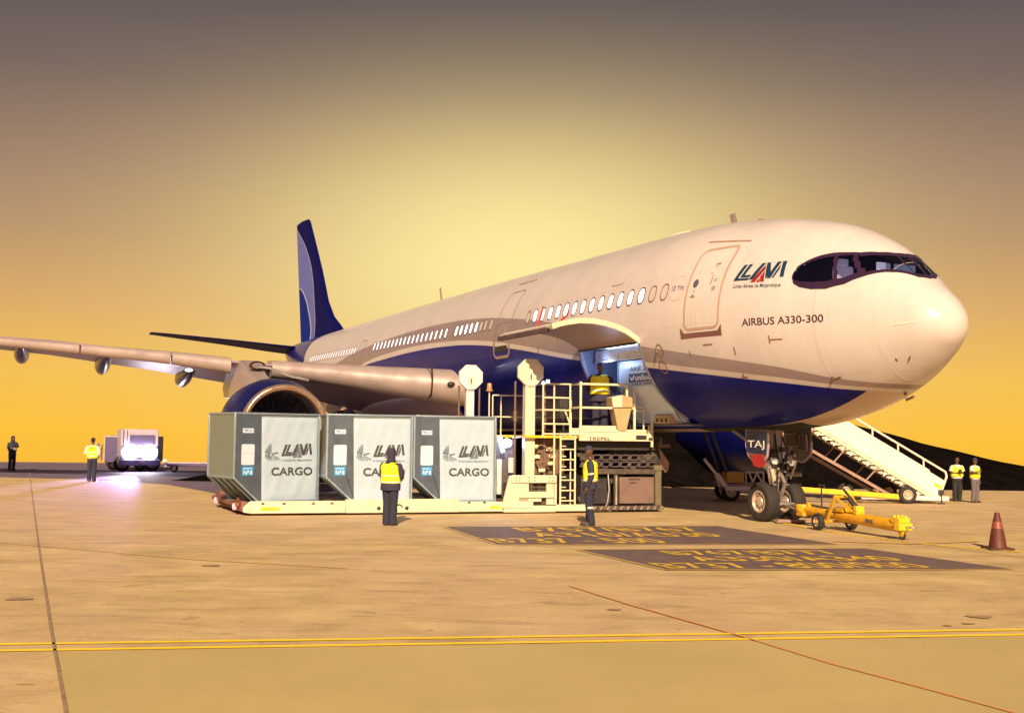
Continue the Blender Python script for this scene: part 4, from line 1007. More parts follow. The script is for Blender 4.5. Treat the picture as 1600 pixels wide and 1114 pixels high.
# right part of the chassis
mb = MB(); mb.box((-4.40, -.04, .03), (-3.0, .30, .20)); mb.box((-3.0, -.06, .05), (-2.05, .28, .215)); mb.build('chassis_beam', m_cream, ldr, .015)
mb = MB(); mb.box((-2.05, .05, .06), (.05, .30, .17)); mb.box((-2.05, 3.3, .06), (.05, 3.6, .17)); mb.box((-3, 3.3, .05), (-2.05, 3.6, .22)); mb.box((-4.2, 1.2, .06), (.0, 2.6, .16)); mb.build('chassis_frame', m_grime, ldr, .01)
mb = MB()
for i in range(11): mb.beam((-1.95 + i * .19, .035, .075), (-1.88 + i * .19, .035, .155), .05, .02, (0, 1, 0))
mb.build('hatched_kick_strip', mat('dusty_grey_paint', (.22, .18, .17), .6, var=.2), ldr)
# mast foot housing
mb = MB()
mb.prism([(-4.46, .14), (-4.26, .96), (-3.74, .98), (-3.74, .34), (-3.62, .34), (-3.62, .14)], lambda x, y, d: Vector((x, d, y)), -.06, .04)
mb.box((-4.22, -.10, .78), (-3.0, -.04, .98)); mb.box((-3.26, -.05, .22), (-2.98, .05, .80)); mb.box((-4.02, -.10, .40), (-3.08, -.04, .56)); mb.box((-4.02, -.06, .30), (-3.4, .05, .40))
mb.build('mast_foot', m_cream, ldr, .012)
mb = MB()
for x in (-4.1, -4.0, -3.75, -3.6, -3.2, -3.1):
    for z in (.84, .92): mb.ball((x, -.104, z), .018, .01, .018, 8, 6)
mb.build('bolt_head', m_brown, ldr)
mb = MB(); mb.box((-4.15, .06, .22), (-3.0, 1.0, .76)); mb.bar((-3.66, .0, .45), (-3.66, .0, .74), .05, 12); mb.bar((-3.66, .0, .58), (-3.3, .0, .58), .03, 8); mb.bar((-3.66, .0, .66), (-3.3, .0, .66), .03, 8); mb.bar((-3.45, -.02, .42), (-3.45, -.02, .72), .03, 8)
mb.build('lift_cylinder', m_grime, ldr, .01)
def mast(x, y, z0, r, oz, orad, m):
    mb = MB(); mb.box((x - r, y - r, z0), (x + r, y + r, oz - orad + .02)); o = mb.build('mast', m, ldr, .02)
    mb = MB(); mb.prism([(x + orad * 1.08 * cos(pi / 8 + pi / 4 * i), oz + orad * 1.08 * sin(pi / 8 + pi / 4 * i)) for i in range(8)], lambda u, v, d: Vector((u, d, v)), y - .16, y - .04); mb.build('pulley_cover', m, o, .012)
    mb = MB(); mb.box((x - .10, y - .175, oz - orad - .02), (x + .10, y - .158, oz + .02)); mb.build('cover_plate', mat('pulley_cover_plate', (.66, .60, .50), .45), o, .006)
    mb = MB(); mb.box((x - .02, y - .185, oz - .2), (x + .02, y - .174, oz - .05)); mb.build('cover_slot', m_brown, o)
mast(-3.655, .30, .9, .135, 3.64, .345, m_cream); mast(-4.49, 3.4, .3, .115, 3.64, .345, mat('mast_pale_paint', (.66, .62, .60), .4, var=.08))
for x in (-4.03, -3.22):
    mb = MB(); mb.bar((x, .30, .9), (x, .30, 3.4), .028, 8); mb.bar((x, .3, 2.35), (x, .3, 2.62), .05, 8)
    if x > -3.5: mb.bar((x, .42, 1.0), (x, .42, 3.4), .05, 8)
    mb.build('lift_chain', m_brown, ldr)
for x in (-4.80, -4.2):
    mb = MB(); mb.bar((x, 3.4, .4), (x, 3.4, 3.4), .03, 8); mb.build('lift_chain', m_brown, ldr)
# beacon on its pole
mb = MB(); mb.bar((-3.89, 3.45, 1.9), (-3.89, 3.45, 3.25), .02, 8); bp = mb.build('beacon_pole', m_rail, ldr)
mb = MB(); mb.lathe([(.10, 0), (.11, .03), (.075, .06), (.07, .20), (.05, .24), (.002, .25)], lambda u, v, h: Vector((-3.89 + u, 3.45 + v, 3.25 + h)), 16, cap=True); mb.build('beacon', m_brass, bp)
def rails(name, segs, r=.022, m=None, parent=ldr, n=8):
    mb = MB()
    for p, q in segs: mb.bar(p, q, r, n)
    return mb.build(name, m or m_rail, parent)
# far side railing
rails('far_railing', [((-3.80, 3.4, 1.95), (-3.80, 3.4, 3.14)), ((-3.55, 3.4, 1.95), (-3.55, 3.4, 3.14)), ((-2.25, 3.4, 1.95), (-2.25, 3.4, 3.14)), ((-3.80, 3.4, 3.14), (-.6, 3.4, 3.14)), ((-3.80, 3.4, 2.52), (-.6, 3.4, 2.52)), ((-.6, 3.4, 1.95), (-.6, 3.4, 3.14))], .02)
# catwalk, its cage and ladder
mb = MB(); mb.box((-3.85, .02, 1.93), (-2.4, 1.2, 2.0)); mb.build('catwalk', m_yellow, ldr, .008)
mb = MB(); mb.box((-3.85, 3.0, 1.93), (-2.4, 3.6, 2.0)); mb.build('catwalk', m_yellow, ldr, .008)
C = [((-3.36, 0, z), (-2.60, 0, z)) for z in (2.04, 2.30, 2.66, 2.98, 3.34)] + [((x, 0, 1.95), (x, 0, 3.34)) for x in (-3.36, -3.06, -2.62)] + [((-3.36, 0, 3.34), (-3.36, .9, 3.34)), ((-3.36, 0, 2.66), (-3.36, .9, 2.66)), ((-3.36, .9, 1.95), (-3.36, .9, 3.34)), ((-2.62, 0, 2.3), (-2.62, .7, 2.9))]
rails('catwalk_cage', C)
mb = MB(); mb.bar((-3.22, 0.05, 3.34), (-3.22, .05, 3.45), .05, 10); mb.ball((-3.36, 0, 3.36), .05); mb.build('work_light', mat('cool_work_lamp', (.9, .95, 1), .3, var=0, emit=(.7, .8, 1), estr=1.2), ldr)
mb = MB()
for x in (-2.90, -2.50): mb.box((x - .02, -.09, .19), (x + .02, -.05, 2.0))
mb.box((-3.08, -.05, .22), (-3.04, -.01, 2.3)); mb.box((-2.62, -.03, .22), (-2.59, .0, 1.6))
for i in range(7): mb.bar((-2.90, -.07, .32 + i * .265), (-2.50, -.07, .32 + i * .265), .018, 8)
for i in range(7): mb.bar((-2.90, -.0, .40 + i * .265), (-2.72, -.0, .40 + i * .265), .014, 8)
mb.build('ladder', m_rail, ldr, .004)
# operator's platform
mb = MB()
mb.box((-2.37, -.04, 1.87), (-.28, .04, 2.10)); mb.box((-2.37, -.05, 2.10), (-1.34, .03, 2.27)); mb.box((-2.60, .0, 2.02), (-2.37, .06, 2.2)); mb.box((-1.34, -.045, 2.10), (-.28, .035, 2.18))
mb.box((-2.37, .04, 1.96), (-.28, 1.55, 2.04)); mb.box((-2.37, 1.55, 1.90), (-.28, 1.63, 2.10)); mb.box((-.36, .0, 1.9), (-.28, 1.6, 2.08))
plat = mb.build('platform', m_cream, ldr, .01)
mb = MB(); mb.box((-.78, -.052, 1.92), (-.48, -.038, 2.03)); mb.box((-.42, -.052, 1.90), (-.30, -.04, 1.97)); mb.build('platform_slot', m_dark, plat)
mb = MB(); add_text(mb, 'TREPEL', lambda x, y: Vector((-2.12 + x * .62, -.046, 1.885 + y * .085)), 0, 1, 0, 1, .012); mb.build('maker_lettering', m_dark, plat, smooth=0, fix=False)
def box_rails(name, segs, w, m=None):
    mb = MB()
    for p, q in segs:
        v = Vector(q) - Vector(p); mb.beam(p, q, w, w, (0, 1, 0) if abs(v.z) > abs(v.x) and abs(v.z) > abs(v.y) else (0, 0, 1))
    return mb.build(name, m or m_rail, ldr, .006)
box_rails('platform_railing', [((-2.33, 0, 1.9), (-2.33, 0, 3.42)), ((-2.33, 0, 3.36), (-1.0, 0, 3.36)), ((-2.33, 0, 2.74), (-.84, 0, 2.74)), ((-1.03, 0, 3.0), (-1.03, 0, 3.39)), ((-2.33, 0, 3.36), (-2.33, .8, 3.36)), ((-2.33, 0, 2.74), (-2.33, .8, 2.74)), ((-2.33, .8, 2.0), (-2.33, .8, 3.36))], .055)
box_rails('gate_post', [((-.82, -.02, 1.9), (-.82, -.02, 3.34)), ((-.31, 0, 1.72), (-.31, 0, 3.05))], .06)
rails('gate', [((-.82, 0, 2.78), (-.31, 0, 2.78)), ((-.82, 0, 2.68), (-.31, 0, 2.68)), ((-.80, 0, 3.28), (-.42, 0, 2.80)), ((-.55, -.01, 2.76), (-.55, -.01, 2.16)), ((-.55, -.01, 2.16), (-.44, -.01, 2.10)), ((-.44, -.01, 2.10), (-.40, -.01, 2.10)), ((-.40, -.01, 2.10), (-.40, -.01, 2.3)), ((-.82, 0, 2.1), (-.31, 0, 2.1)), ((-.82, 1.5, 2.0), (-.82, 1.5, 3.0)), ((-.31, 1.5, 2.0), (-.31, 1.5, 3.0)), ((-.82, 1.5, 3.0), (-.31, 1.5, 3.0))], .024)
# control desk: upper box over a tapering pedestal
mb = MB()
mb.prism([(-1.50, 3.02), (-1.36, 3.06), (-1.20, 3.09), (-1.0, 3.05), (-.90, 3.02), (-.90, 2.76), (-1.46, 2.76)], lambda x, y, d: Vector((x, d, y)), -.10, .36)
mb.prism([(-1.42, 2.74), (-.92, 2.74), (-1.06, 2.14), (-1.30, 2.14)], lambda x, y, d: Vector((x, d, y)), -.07, .30)
desk = mb.build('control_desk', mat('desk_tan_paint', (.42, .30, .16), .45, var=.12), ldr, .015)
mb = MB(); mb.prism([(-1.50, 3.02), (-1.20, 3.09), (-1.20, 2.76), (-1.46, 2.76)], lambda x, y, d: Vector((x, d, y)), -.115, -.10); mb.build('desk_panel', m_cream, desk, .005)
mb = MB(); mb.bar((-1.1, .1, 3.07), (-1.08, .08, 3.20), .018, 8); mb.ball((-1.08, .08, 3.2), .03); mb.build('joystick', m_dark, desk)
# dark seat frame behind the railing on the left
mb = MB(); mb.tube([(-2.62, .5, 2.1), (-2.66, .5, 2.7), (-2.55, .5, 3.15), (-2.3, .5, 3.35), (-2.05, .5, 3.15)], .03, 8); mb.box((-2.75, .45, 2.45), (-2.45, .8, 2.95)); mb.build('seat_frame', m_dark, ldr, .02)
# scissor lift and machinery below the platform
for y in (.35, 3.2):
    for z0_, z1_, dy in ((.3, 1.55, 0), (1.55, .3, .07)):
        mb = MB(); mb.beam((-2.25, y + dy, z0_), (-.1, y + dy, z1_), .06, .16); mb.build('scissor_arm', m_grime, ldr, .01)
mb = MB(); mb.box((-2.3, .25, 1.62), (-.05, 3.3, 1.86)); mb.box((-2.2, .3, .20), (-1.35, 3.2, .95)); mb.build('machinery_block', mat('machinery_black', (.03, .026, .03), .6, .2, var=.35, scale=6), ldr, .02)
def slotted(z0, z1, y):
    mb = MB(); x0, x1 = -2.25, -.12; n_ = 8; w_ = (x1 - x0) / n_
    mb.box((x0, y, z0), (x1, y + .03, z0 + .035)); mb.box((x0, y, z1 - .035), (x1, y + .03, z1))
    for i in range(n_ + 1): mb.prism([(x0 + i * w_ - .05, z0), (x0 + i * w_ + .05, z0), (x0 + i * w_ + .11, z1), (x0 + i * w_ + .01, z1)], lambda x, y_, d: Vector((min(x, x1), d, y_)), y, y + .03)
    mb.build('slotted_beam', mat('violet_grey_steel', (.085, .065, .075), .5, .2, var=.25), ldr)
slotted(1.36, 1.52, .12); slotted(1.18, 1.34, .14)
mb = MB(); mb.box((-2.2, .10, 1.00), (-.12, .2, 1.14)); mb.box((-1.32, .12, .17), (-1.22, .24, 1.0)); mb.build('cross_beam', m_grime, ldr, .012)
mb = MB(); mb.box((-.16, .10, .10), (.02, .28, 1.12)); mb.box((-.2, .08, 1.10), (.04, .3, 1.24)); mb.build('corner_post', mat('olive_grey_paint', (.13, .11, .07), .5, var=.2), ldr, .015)
mb = MB(); mb.box((-1.16, .16, .22), (-.17, .9, .92)); bx = mb.build('equipment_box', mat('tan_box_paint', (.17, .11, .10), .5, var=.15), ldr, .015)
mb = MB(); mb.box((-.92, .150, .85), (-.58, .162, .875)); mb.build('box_vent', m_dark, bx)
mb = MB(); mb.box((-.88, .150, .76), (-.68, .162, .785)); mb.build('box_vent', m_dark, bx)
mb = MB(); mb.bar((-1.28, .1, .2), (-1.28, .1, .95), .025, 8); mb.tube([(-1.52, .08, 1.0), (-1.50, .05, .6), (-1.55, .04, .25), (-1.6, .05, .16)], .02, 6); mb.build('hydraulic_hose', m_steel, ldr)
mb = MB(); mb.prism([(.06, 1.72), (.16, 1.66), (.42, 1.30), (.40, 1.10), (.32, 1.02), (.14, 1.24)], lambda x, y, d: Vector((x, d, y)), .5, .56); mb.build('guard_flap', mat('rusty_rose_paint', (.36, .21, .18), .55, var=.2), ldr, .01)
mb = MB(); mb.box((.02, .5, 1.70), (.46, 1.2, 1.80)); mb.box((.02, .48, 1.80), (.20, 1.2, 1.98)); mb.build('bridge_bracket', m_brown, ldr, .01)
mb = MB(); mb.box((-.30, .3, 1.85), (.06, 3.2, 2.02)); mb.prism([(-.28, 1.9), (.0, 1.9), (.12, 1.3), (-.1, 1.2)], lambda x, y, d: Vector((x, d, y)), .35, .4); mb.build('bridge_skirt', m_black, ldr)
# drive machinery between mast and ladder
mb = MB()
mb.lathe([(.002, 0), (.26, 0), (.28, .05), (.28, .5), (.2, .6)], lambda u, v, h: Vector((-3.2 + u * .9, .35 + h, 1.36 + v)), 24)
for i in range(5): mb.box((-3.40 + .13 * (i % 3), .28, 1.15 + .13 * i), (-3.30 + .13 * (i % 3), .34, 1.21 + .13 * i))
mb.box((-3.5, .5, .98), (-2.6, 1.4, 1.9)); mb.tube([(-3.5, .3, 1.7), (-3.3, .25, 1.75), (-3.1, .25, 1.62), (-2.95, .25, 1.75)], .03, 6); mb.tube([(-3.1, .25, 1.1), (-3.2, .22, 1.25), (-3.05, .22, 1.5), (-2.95, .25, 1.6)], .022, 6)
mb.build('drive_motor', mat('umber_machinery', (.19, .115, .08), .5, .2, var=.35, scale=8), ldr, .008)
mb = MB()
for x, z in ((-3.05, 1.28), (-3.02, 1.46), (-3.45, 1.45), (-3.30, 1.1), (-3.1, 1.65), (-3.5, 1.72)): mb.box((x - .09, .24, z - .05), (x + .09, .28, z + .04))
mb.build('machine_label', m_cream_worn, ldr, .006)
# pale guard panels and the bright lamp beside the last container
mb = MB(); mb.prism([(-4.42, .42), (-4.30, 1.35), (-4.12, 1.35), (-4.12, .42)], lambda x, y, d: Vector((x, d, y)), 1.2, 1.25); mb.box((-4.02, .9, 1.0), (-3.85, .94, 1.4)); mb.prism([(-4.25, 1.95), (-4.10, 2.02), (-4.0, 1.55), (-4.12, 1.5)], lambda x, y, d: Vector((x, d, y)), 1.3, 1.34); mb.build('guard_panel', m_paleblue, ldr, .01)
mb = MB(); mb.lathe([(.002, -.02), (.10, -.02), (.115, .0), (.12, .08), (.05, .14)], lambda u, v, h: Vector((-3.91 + u, 1.4 + h, 1.785 + v)), 20); mb.build('flood_lamp', mat('bluish_flood_lamp', (.9, .95, 1), .3, var=0, emit=(.62, .75, 1), estr=9), ldr)
mb = MB(); mb.box((-4.4, 1.6, .3), (-3.6, 2.8, 1.9)); mb.build('engine_cabinet', m_grime, ldr, .03)
pl = bpy.data.lights.new('flood_lamp_light', 'POINT'); pl.energy = 22; pl.color = (.45, .55, 1); pl.shadow_soft_size = .1
po = bpy.data.objects.new('flood_lamp_light', pl); COL.objects.link(po); po.parent = ldr; po.location = (-3.91, 1.2, 1.785)

# ================================================================== CONTAINERS
m_alu = mat('brushed_aluminium', (.22, .27, .28), .34, .5, var=.04, scale=2, stretch=(1, 1, 6))
m_alu_dark = mat('dark_grey_panel', (.075, .10, .145), .42, .25, var=.16, scale=3)
m_canvas = mat('pale_grey_canvas', (.345, .45, .605), .8, var=.06, scale=2.2, bump=.22, bscale=3.0)
m_edge = mat('aluminium_edge', (.32, .42, .55), .35, .6, var=.1)
m_ink = mat('charcoal_print', (.045, .05, .055), .7, var=0); m_ink2 = mat('mid_grey_print', (.10, .135, .19), .7, var=0)
m_sticker = mat('white_sticker', (.45, .55, .72), .5, var=.04); m_bluest = mat('blue_sticker', (.02, .26, .62), .5, var=.05)
HC, DC_ = 2.16, 1.5
def butterfly(mb, fn):
    """emblem of fanned strips: one wing up, one wing down and to the right"""
    o = (.46, .42)
    for i, (an, r) in enumerate(((97, .62), (109, .56), (121, .50), (134, .46), (148, .46), (163, .44))):
        a0, a1 = radians(an - 4.2), radians(an + 4.2); r0 = .10
        mb.add([fn(o[0] + r0 * cos(a0), o[1] + r0 * sin(a0)), fn(o[0] + r * cos(a0), o[1] + r * sin(a0)), fn(o[0] + r * cos(a1) * .94, o[1] + r * sin(a1) * .94), fn(o[0] + r0 * cos(a1), o[1] + r0 * sin(a1))], [(0, 1, 2, 3)])
        if i % 2 == 0:
            b0 = radians(an + 9); mb.add([fn(o[0] + .28 * cos(a1), o[1] + .28 * sin(a1)), fn(o[0] + .33 * cos(a1), o[1] + .33 * sin(a1)), fn(o[0] + .45 * cos(b0), o[1] + .45 * sin(b0)), fn(o[0] + .39 * cos(b0), o[1] + .39 * sin(b0))], [(0, 1, 2, 3)])
    for an, r in ((185, .42), (201, .44), (218, .42), (236, .38), (254, .36), (272, .36), (292, .40), (312, .48), (330, .58)):
        a0, a1 = radians(an - 4), radians(an + 4); r0 = .09
        mb.add([fn(o[0] + r0 * cos(a0), o[1] + r0 * sin(a0)), fn(o[0] + r * cos(a0), o[1] + r * sin(a0)), fn(o[0] + r * cos(a1) * .94, o[1] + r * sin(a1) * .94), fn(o[0] + r0 * cos(a1), o[1] + r0 * sin(a1))], [(0, 1, 2, 3)])
    mb.add([fn(.46, .38), fn(.86, .50), fn(.84, .56), fn(.46, .47)], [(0, 1, 2, 3)])
def container(W_, label):
    """body with its lower left side cut back; x to the right along the front, y to the back"""
    t = thing('cargo_container', label, 'container', group='air cargo containers on the loader')
    cx, cz = .64, .62
    out = [(0, HC), (W_, HC), (W_, .03), (cx + .03, .03), (0, cz)]
    k = W_ / 2.2
    mb = MB(); mb.prism(out, lambda x, y, d: Vector((x, d, y)), .02, DC_); mb.build('body', m_alu, t, .008)
    xd = .66 * k * 1.0
    mb = MB(); mb.prism([(.025, HC - .03), (xd, HC - .03), (xd + .05, .05), (cx + .06, .05), (.025, cz - .01)], lambda x, y, d: Vector((x, d, y)), .002, .02); mb.build('side_panel', m_alu_dark, t)
    # fabric door: a lightly rumpled sheet
    mb = MB(); nx_, nz_ = 26, 26; rnd = random.Random(3)
    def cz_(x, z): return -.006 - .010 * (1 + sin(x * 9 + 2 * z + 1) * sin(z * 7 - x * 3)) * .5 - .006 * sin(x * 21 + z * 4) * sin(z * 13)
    vs = []
    for i in range(nx_ + 1):
        for j in range(nz_ + 1):
            z = .05 + (HC - .08 - .05) * j / nz_; xl = xd + .05 * (1 - j / nz_); x = xl + (W_ - .05 - xl) * i / nx_
            e = min(i, nx_ - i, j, nz_ - j); vs.append((x, cz_(x, z) if e > 0 else .004, z))
    mb.add(vs, [(i * (nz_ + 1) + j, (i + 1) * (nz_ + 1) + j, (i + 1) * (nz_ + 1) + j + 1, i * (nz_ + 1) + j + 1) for i in range(nx_) for j in range(nz_)])
    cv = mb.build('canvas_door', m_canvas, t, smooth=80)
    # edge profiles
    mb = MB()
    def edge(p, q, w=.045): mb.beam(p, q, w, w, (0, 1, 0) if abs(q[1] - p[1]) < .5 else (0, 0, 1))
    for y in (.012, DC_ - .01):
        edge((0, y, HC), (W_, y, HC)); edge((W_, y, HC), (W_, y, .02)); edge((0, y, HC), (0, y, cz)); edge((0, y, cz), (cx, y, .04)); edge((cx - .04, y, .03), (W_, y, .03), .06)
    for x, z in ((0, HC), (W_, HC), (0, cz), (W_, .03)): edge((x, 0, z), (x, DC_, z))
    mb.build('edge_frame', m_edge, t, .006)
    mb = MB(); mb.box((cx - .12, -.02, 0), (W_ + .02, DC_ + .02, .028)); mb.build('base_plate', m_edge, t, .006)
    # ribs under the cut-back side, rivets along the top
    mb = MB()
    for j in range(4):
        y = .2 + j * .36; mb.beam((-.012, y, cz - .02), (cx - .02, y, .02), .05, .03, (0, 1, 0))
    mb.beam((-.012, .05, cz * .55), (-.012, .05, cz * .56), .01, .01); mb.build('stiffener', m_alu, t)
    mb = MB()
    for i in range(int(W_ / .16)): mb.ball((.1 + i * .16, -.012, HC - .0), .012, .008, .012, 6, 4)
    for i in range(12): mb.ball((-.024, .1 + i * .12, cz + .04), .008, .012, .012, 6, 4)
    mb.build('rivet', m_edge, t)
    F = lambda x, z, d=-.004: Vector((x, d, z))
    mb = MB(); mb.prism([(.19 * k, 1.69), (.47 * k, 1.69), (.47 * k, 1.80), (.19 * k, 1.80)], lambda x, y, d: Vector((x, d, y)), -.004, .001); st = mb.build('white_label', m_sticker, t)
    mb = MB(); add_text(mb, 'PME AH', lambda x, y: F(.22 * k + x * .23 * k, 1.725 + y * .05, -.006), 0, 1, 0, 1, .01); mb.build('label_print', mat('blue_print', (.05, .12, .35), .6, var=0), st, smooth=0, fix=False)
    mb = MB(); q = []
    for ccx, ccz, qd in ((.46 * k, 1.38, 0), (.21 * k, 1.38, 1), (.21 * k, .96, 2), (.46 * k, .96, 3)):
        for i in range(5): an = pi / 2 * (qd + i / 4); q.append((ccx + .04 * cos(an), ccz + .04 * sin(an)))
    mb.prism(q, lambda x, y, d: Vector((x, d, y)), -.012, .002); dp = mb.build('document_pouch', m_sticker, t, .004)
    mb = MB(); mb.box((.18 * k, -.017, 1.20), (.49 * k, -.011, 1.215)); mb.build('pouch_flap', mat('pouch_seam', (.45, .48, .5), .5, var=0), dp)
    mb = MB(); mb.prism([(.20 * k, .66), (.48 * k, .68), (.48 * k, .89), (.20 * k, .89)], lambda x, y, d: Vector((x, d, y)), -.006, .002); bs = mb.build('blue_label', m_bluest, t)
    mb = MB()
    for x0, x1, z0, z1 in ((.23, .26, .71, .80), (.28, .32, .69, .77), (.33, .37, .73, .80), (.40, .45, .69, .79), (.22, .44, .83, .85)): mb.box((x0 * k, -.009, z0), (x1 * k, -.0065, z1))
    mb.build('label_symbol', m_sticker, bs)
    # print on the canvas
    D = -.026
    mb = MB(); add_logo(mb, lambda x, y: F(x, y, D), xd + .52 * k, 1.02 + .08, .82 * k, .34, 0, 1, .3); mb.build('emblem', [m_ink, m_ink2], cv, smooth=0, fix=False)
    mb = MB(); butterfly(mb, lambda x, y: F(xd + .07 * k + x * .42 * k, 1.00 + y * .42, D)); mb.build('bird_emblem', m_ink2, cv, smooth=0, fix=False)
    mb = MB(); add_text(mb, 'A Companhia Moçambicana', lambda x, y: F(x, y, D), xd + .52 * k, xd + 1.34 * k, 1.00, 1.06, .008); mb.build('small_print', m_ink2, cv, smooth=0, fix=False)
    mb = MB(); add_text(mb, 'CARGO', lambda x, y: F(x, y, D), xd + .27 * k, xd + 1.36 * k, .66, .86, .022); mb.build('cargo_lettering', m_ink, cv, smooth=0, fix=False)
    return t
ZD = .29
c1 = container(2.26, 'grey container askew at the outer end of the loader, plain metal side in view')
c2 = container(2.12, 'grey container in the middle of the row, behind the worker in the dark hood')
c3 = dup(c2, (0, 0, 0), 0, 'grey container nearest the loader mast and the blue white lamp')
def put(o, px, py, ang, xoff, yoff=.14, z=ZD):
    """stand so that the bottom cut-back corner sits on the sight line through (px, py), just inside the deck edge"""
    d = _w * FPX + _r * (px - 800) + _u * (557 - py); cc = Vector((0, 0, CAM_H))
    t_ = ((L0 - cc).dot(LY) + yoff) / d.dot(LY); P = cc + d * t_
    ex = Vector((cos(ang), sin(ang), 0)); Q = P - ex * xoff
    o.location = (Q.x, Q.y, z); o.rotation_euler = (0, 0, ang)
put(c1, 403, 787, radians(39), .64); put(c2, 550, 783, LANG, .64); put(c3, 685, 781, LANG, .64)

# container in the aircraft's hold doorway: the cut-back lower side follows the hull
t4 = thing('cargo_container', 'pale container lit blue white inside the open cargo doorway', 'container', wor(8.66, 2.0, 2.36), -YAW)
def H4(x, y, d): return Vector((d, x, y))     # local frame: x aft, y starboard, z up
t4.rotation_euler = (0, 0, pi - YAW)
OUT4 = [(0, 1.62), (0, .98), (-.62, .02), (-1.6, .02), (-1.6, 1.62)]
mb = MB(); mb.prism(OUT4, H4, 0, 2.25); mb.build('body', mat('blue_lit_container_skin', (.50, .60, .80), .42, .2, var=.08), t4, .01)  # blue of the hold lamp's light put into the skin colour
mb = MB(); mb.prism([(.35, 1.30), (1.66, 1.30), (1.66, 1.07), (.35, 1.07)], lambda x, y, d: Vector((x, d, y)), .0, .006); nb = mb.build('navy_label', mat('navy_print_panel', (.01, .015, .07), .5, var=0), t4)
mb = MB(); add_text(mb, 'unilode', lambda x, y: Vector((1.32 - x * .95, .009, 1.11 + y * .15)), 0, 1, 0, 1, .018)
mb.add([Vector((1.60 - x * 1.7, .009, 1.11 + z)) for x, z in ((0, .13), (.03, .02), (.08, 0), (.12, .05), (.14, .16), (.10, .11), (.08, .05), (.05, .07))], [(0, 1, 2, 7), (7, 2, 3, 6), (6, 3, 4, 5)])
mb.build('label_lettering', m_white, nb, smooth=0, fix=False)
mb = MB(); add_text(mb, 'AKE 213', lambda x, y: Vector((1.62 - x * 1.15, .006, 1.36 + y * .12)), 0, 1, 0, 1, .015); add_text(mb, 'TARE 65KG', lambda x, y: Vector((1.55 - x * 1.25, .006, 1.0 + y * .05)), 0, 1, 0, 1, .015); mb.build('container_lettering', mat('violet_black_print', (.03, .025, .07), .6, var=0), t4, smooth=0, fix=False)
mb = MB()
for d in (.03, 2.22):
    P4 = [Vector((d, x, y)) for x, y in OUT4]
    for p, q in zip(P4[:3], P4[1:4]): mb.beam(p, q, .05, .05, (1, 0, 0))
mb.beam((0, 0, 1.62), (2.25, 0, 1.62), .05, .05); mb.beam((0, 0, .98), (2.25, 0, .98), .03, .03); mb.beam((0, -.62, .02), (2.25, -.62, .02), .05, .05); mb.build('edge_frame', m_edge, t4)

# ================================================================== PEOPLE
def skin_mesh(name, verts, edges, radii, mats, parent, levels=1, root=0):
    me = bpy.data.meshes.new(name); me.from_pydata([tuple(v) for v in verts], [tuple(e) for e in edges], [])
    o = bpy.data.objects.new(name, me); COL.objects.link(o)
    sm = o.modifiers.new('skin', 'SKIN'); sm.use_smooth_shade = True; sm.branch_smoothing = .6
    if not me.skin_vertices: 
        bpy.context.view_layer.objects.active = o
        bpy.ops.mesh.customdata_skin_add()
    for i, r in enumerate(radii):
        me.skin_vertices[0].data[i].radius = r if isinstance(r, tuple) else (r, r)
        me.skin_vertices[0].data[i].use_root = (i == root)
    ss = o.modifiers.new('sub', 'SUBSURF'); ss.levels = levels; ss.render_levels = levels
    dg = bpy.context.evaluated_depsgraph_get(); dg.update()
    m2 = bpy.data.meshes.new_from_object(o.evaluated_get(dg)); m2.name = name
    o.modifiers.clear(); o.data = m2; bpy.data.meshes.remove(me)
    m2.materials.clear()
    for m in mats: m2.materials.append(m)
    m2.polygons.foreach_set('material_index', [0] * len(m2.polygons))
    m2.polygons.foreach_set('use_smooth', [True] * len(m2.polygons))
    o.parent = parent
    return o
def head_mesh(mb, c, tilt=0.0, turn=0.0, k=1.0, mi=0):
    """shaped head: skull, brow, nose, mouth, chin, ears; faces -y before turning"""
    c = Vector(c); R = Matrix.Rotation(turn, 3, 'Z') @ Matrix.Rotation(tilt, 3, 'X'); rings = []; n = 24
    # rows: height, half width, front depth, back depth
    rows = [(-.115, .026, .055, .02), (-.108, .042, .072, .035), (-.085, .055, .082, .055), (-.06, .063, .083, .070), (-.035, .068, .085, .082), (-.01, .071, .083, .090), (.02, .074, .080, .095), (.05, .075, .082, .096), (.08, .070, .074, .090), (.105, .055, .056, .072), (.122, .030, .030, .040)]
    for z, w, f, b in rows:
        g = []
        for j in range(n):
            an = 2 * pi * j / n - pi / 2; x = w * cos(an); y = (f if sin(an) < 0 else b) * sin(an)
            front = max(0, -sin(an)) ** 12
            if front > .3:
                if -.045 < z < .0: y -= .020 * front * (1 - abs(z + .035) / .05)     # nose
                if z == -.06: y -= .005 * front                                       # lips
            if abs(abs(cos(an)) - .5) < .3 and sin(an) < 0 and abs(z - .02) < .02: y += .008   # eye sockets
            if abs(cos(an)) > .96 and -.04 < z < .04: x *= 1.16                      # ears
            g.append(c + R @ (Vector((x, y, z)) * k))
        rings.append(g)
    mb.loft(rings, mi)
    for sx in (-1, 1): mb.ball(c + R @ (Vector((sx * .030, -.076, .018)) * k), .010 * k, .006 * k, .007 * k, 8, 6, mi + 1)
EYE = mat('dark_eye', (.02, .015, .012), .3, var=0)
HAIR = mat('black_hair', (.012, .010, .010), .8, var=.3)
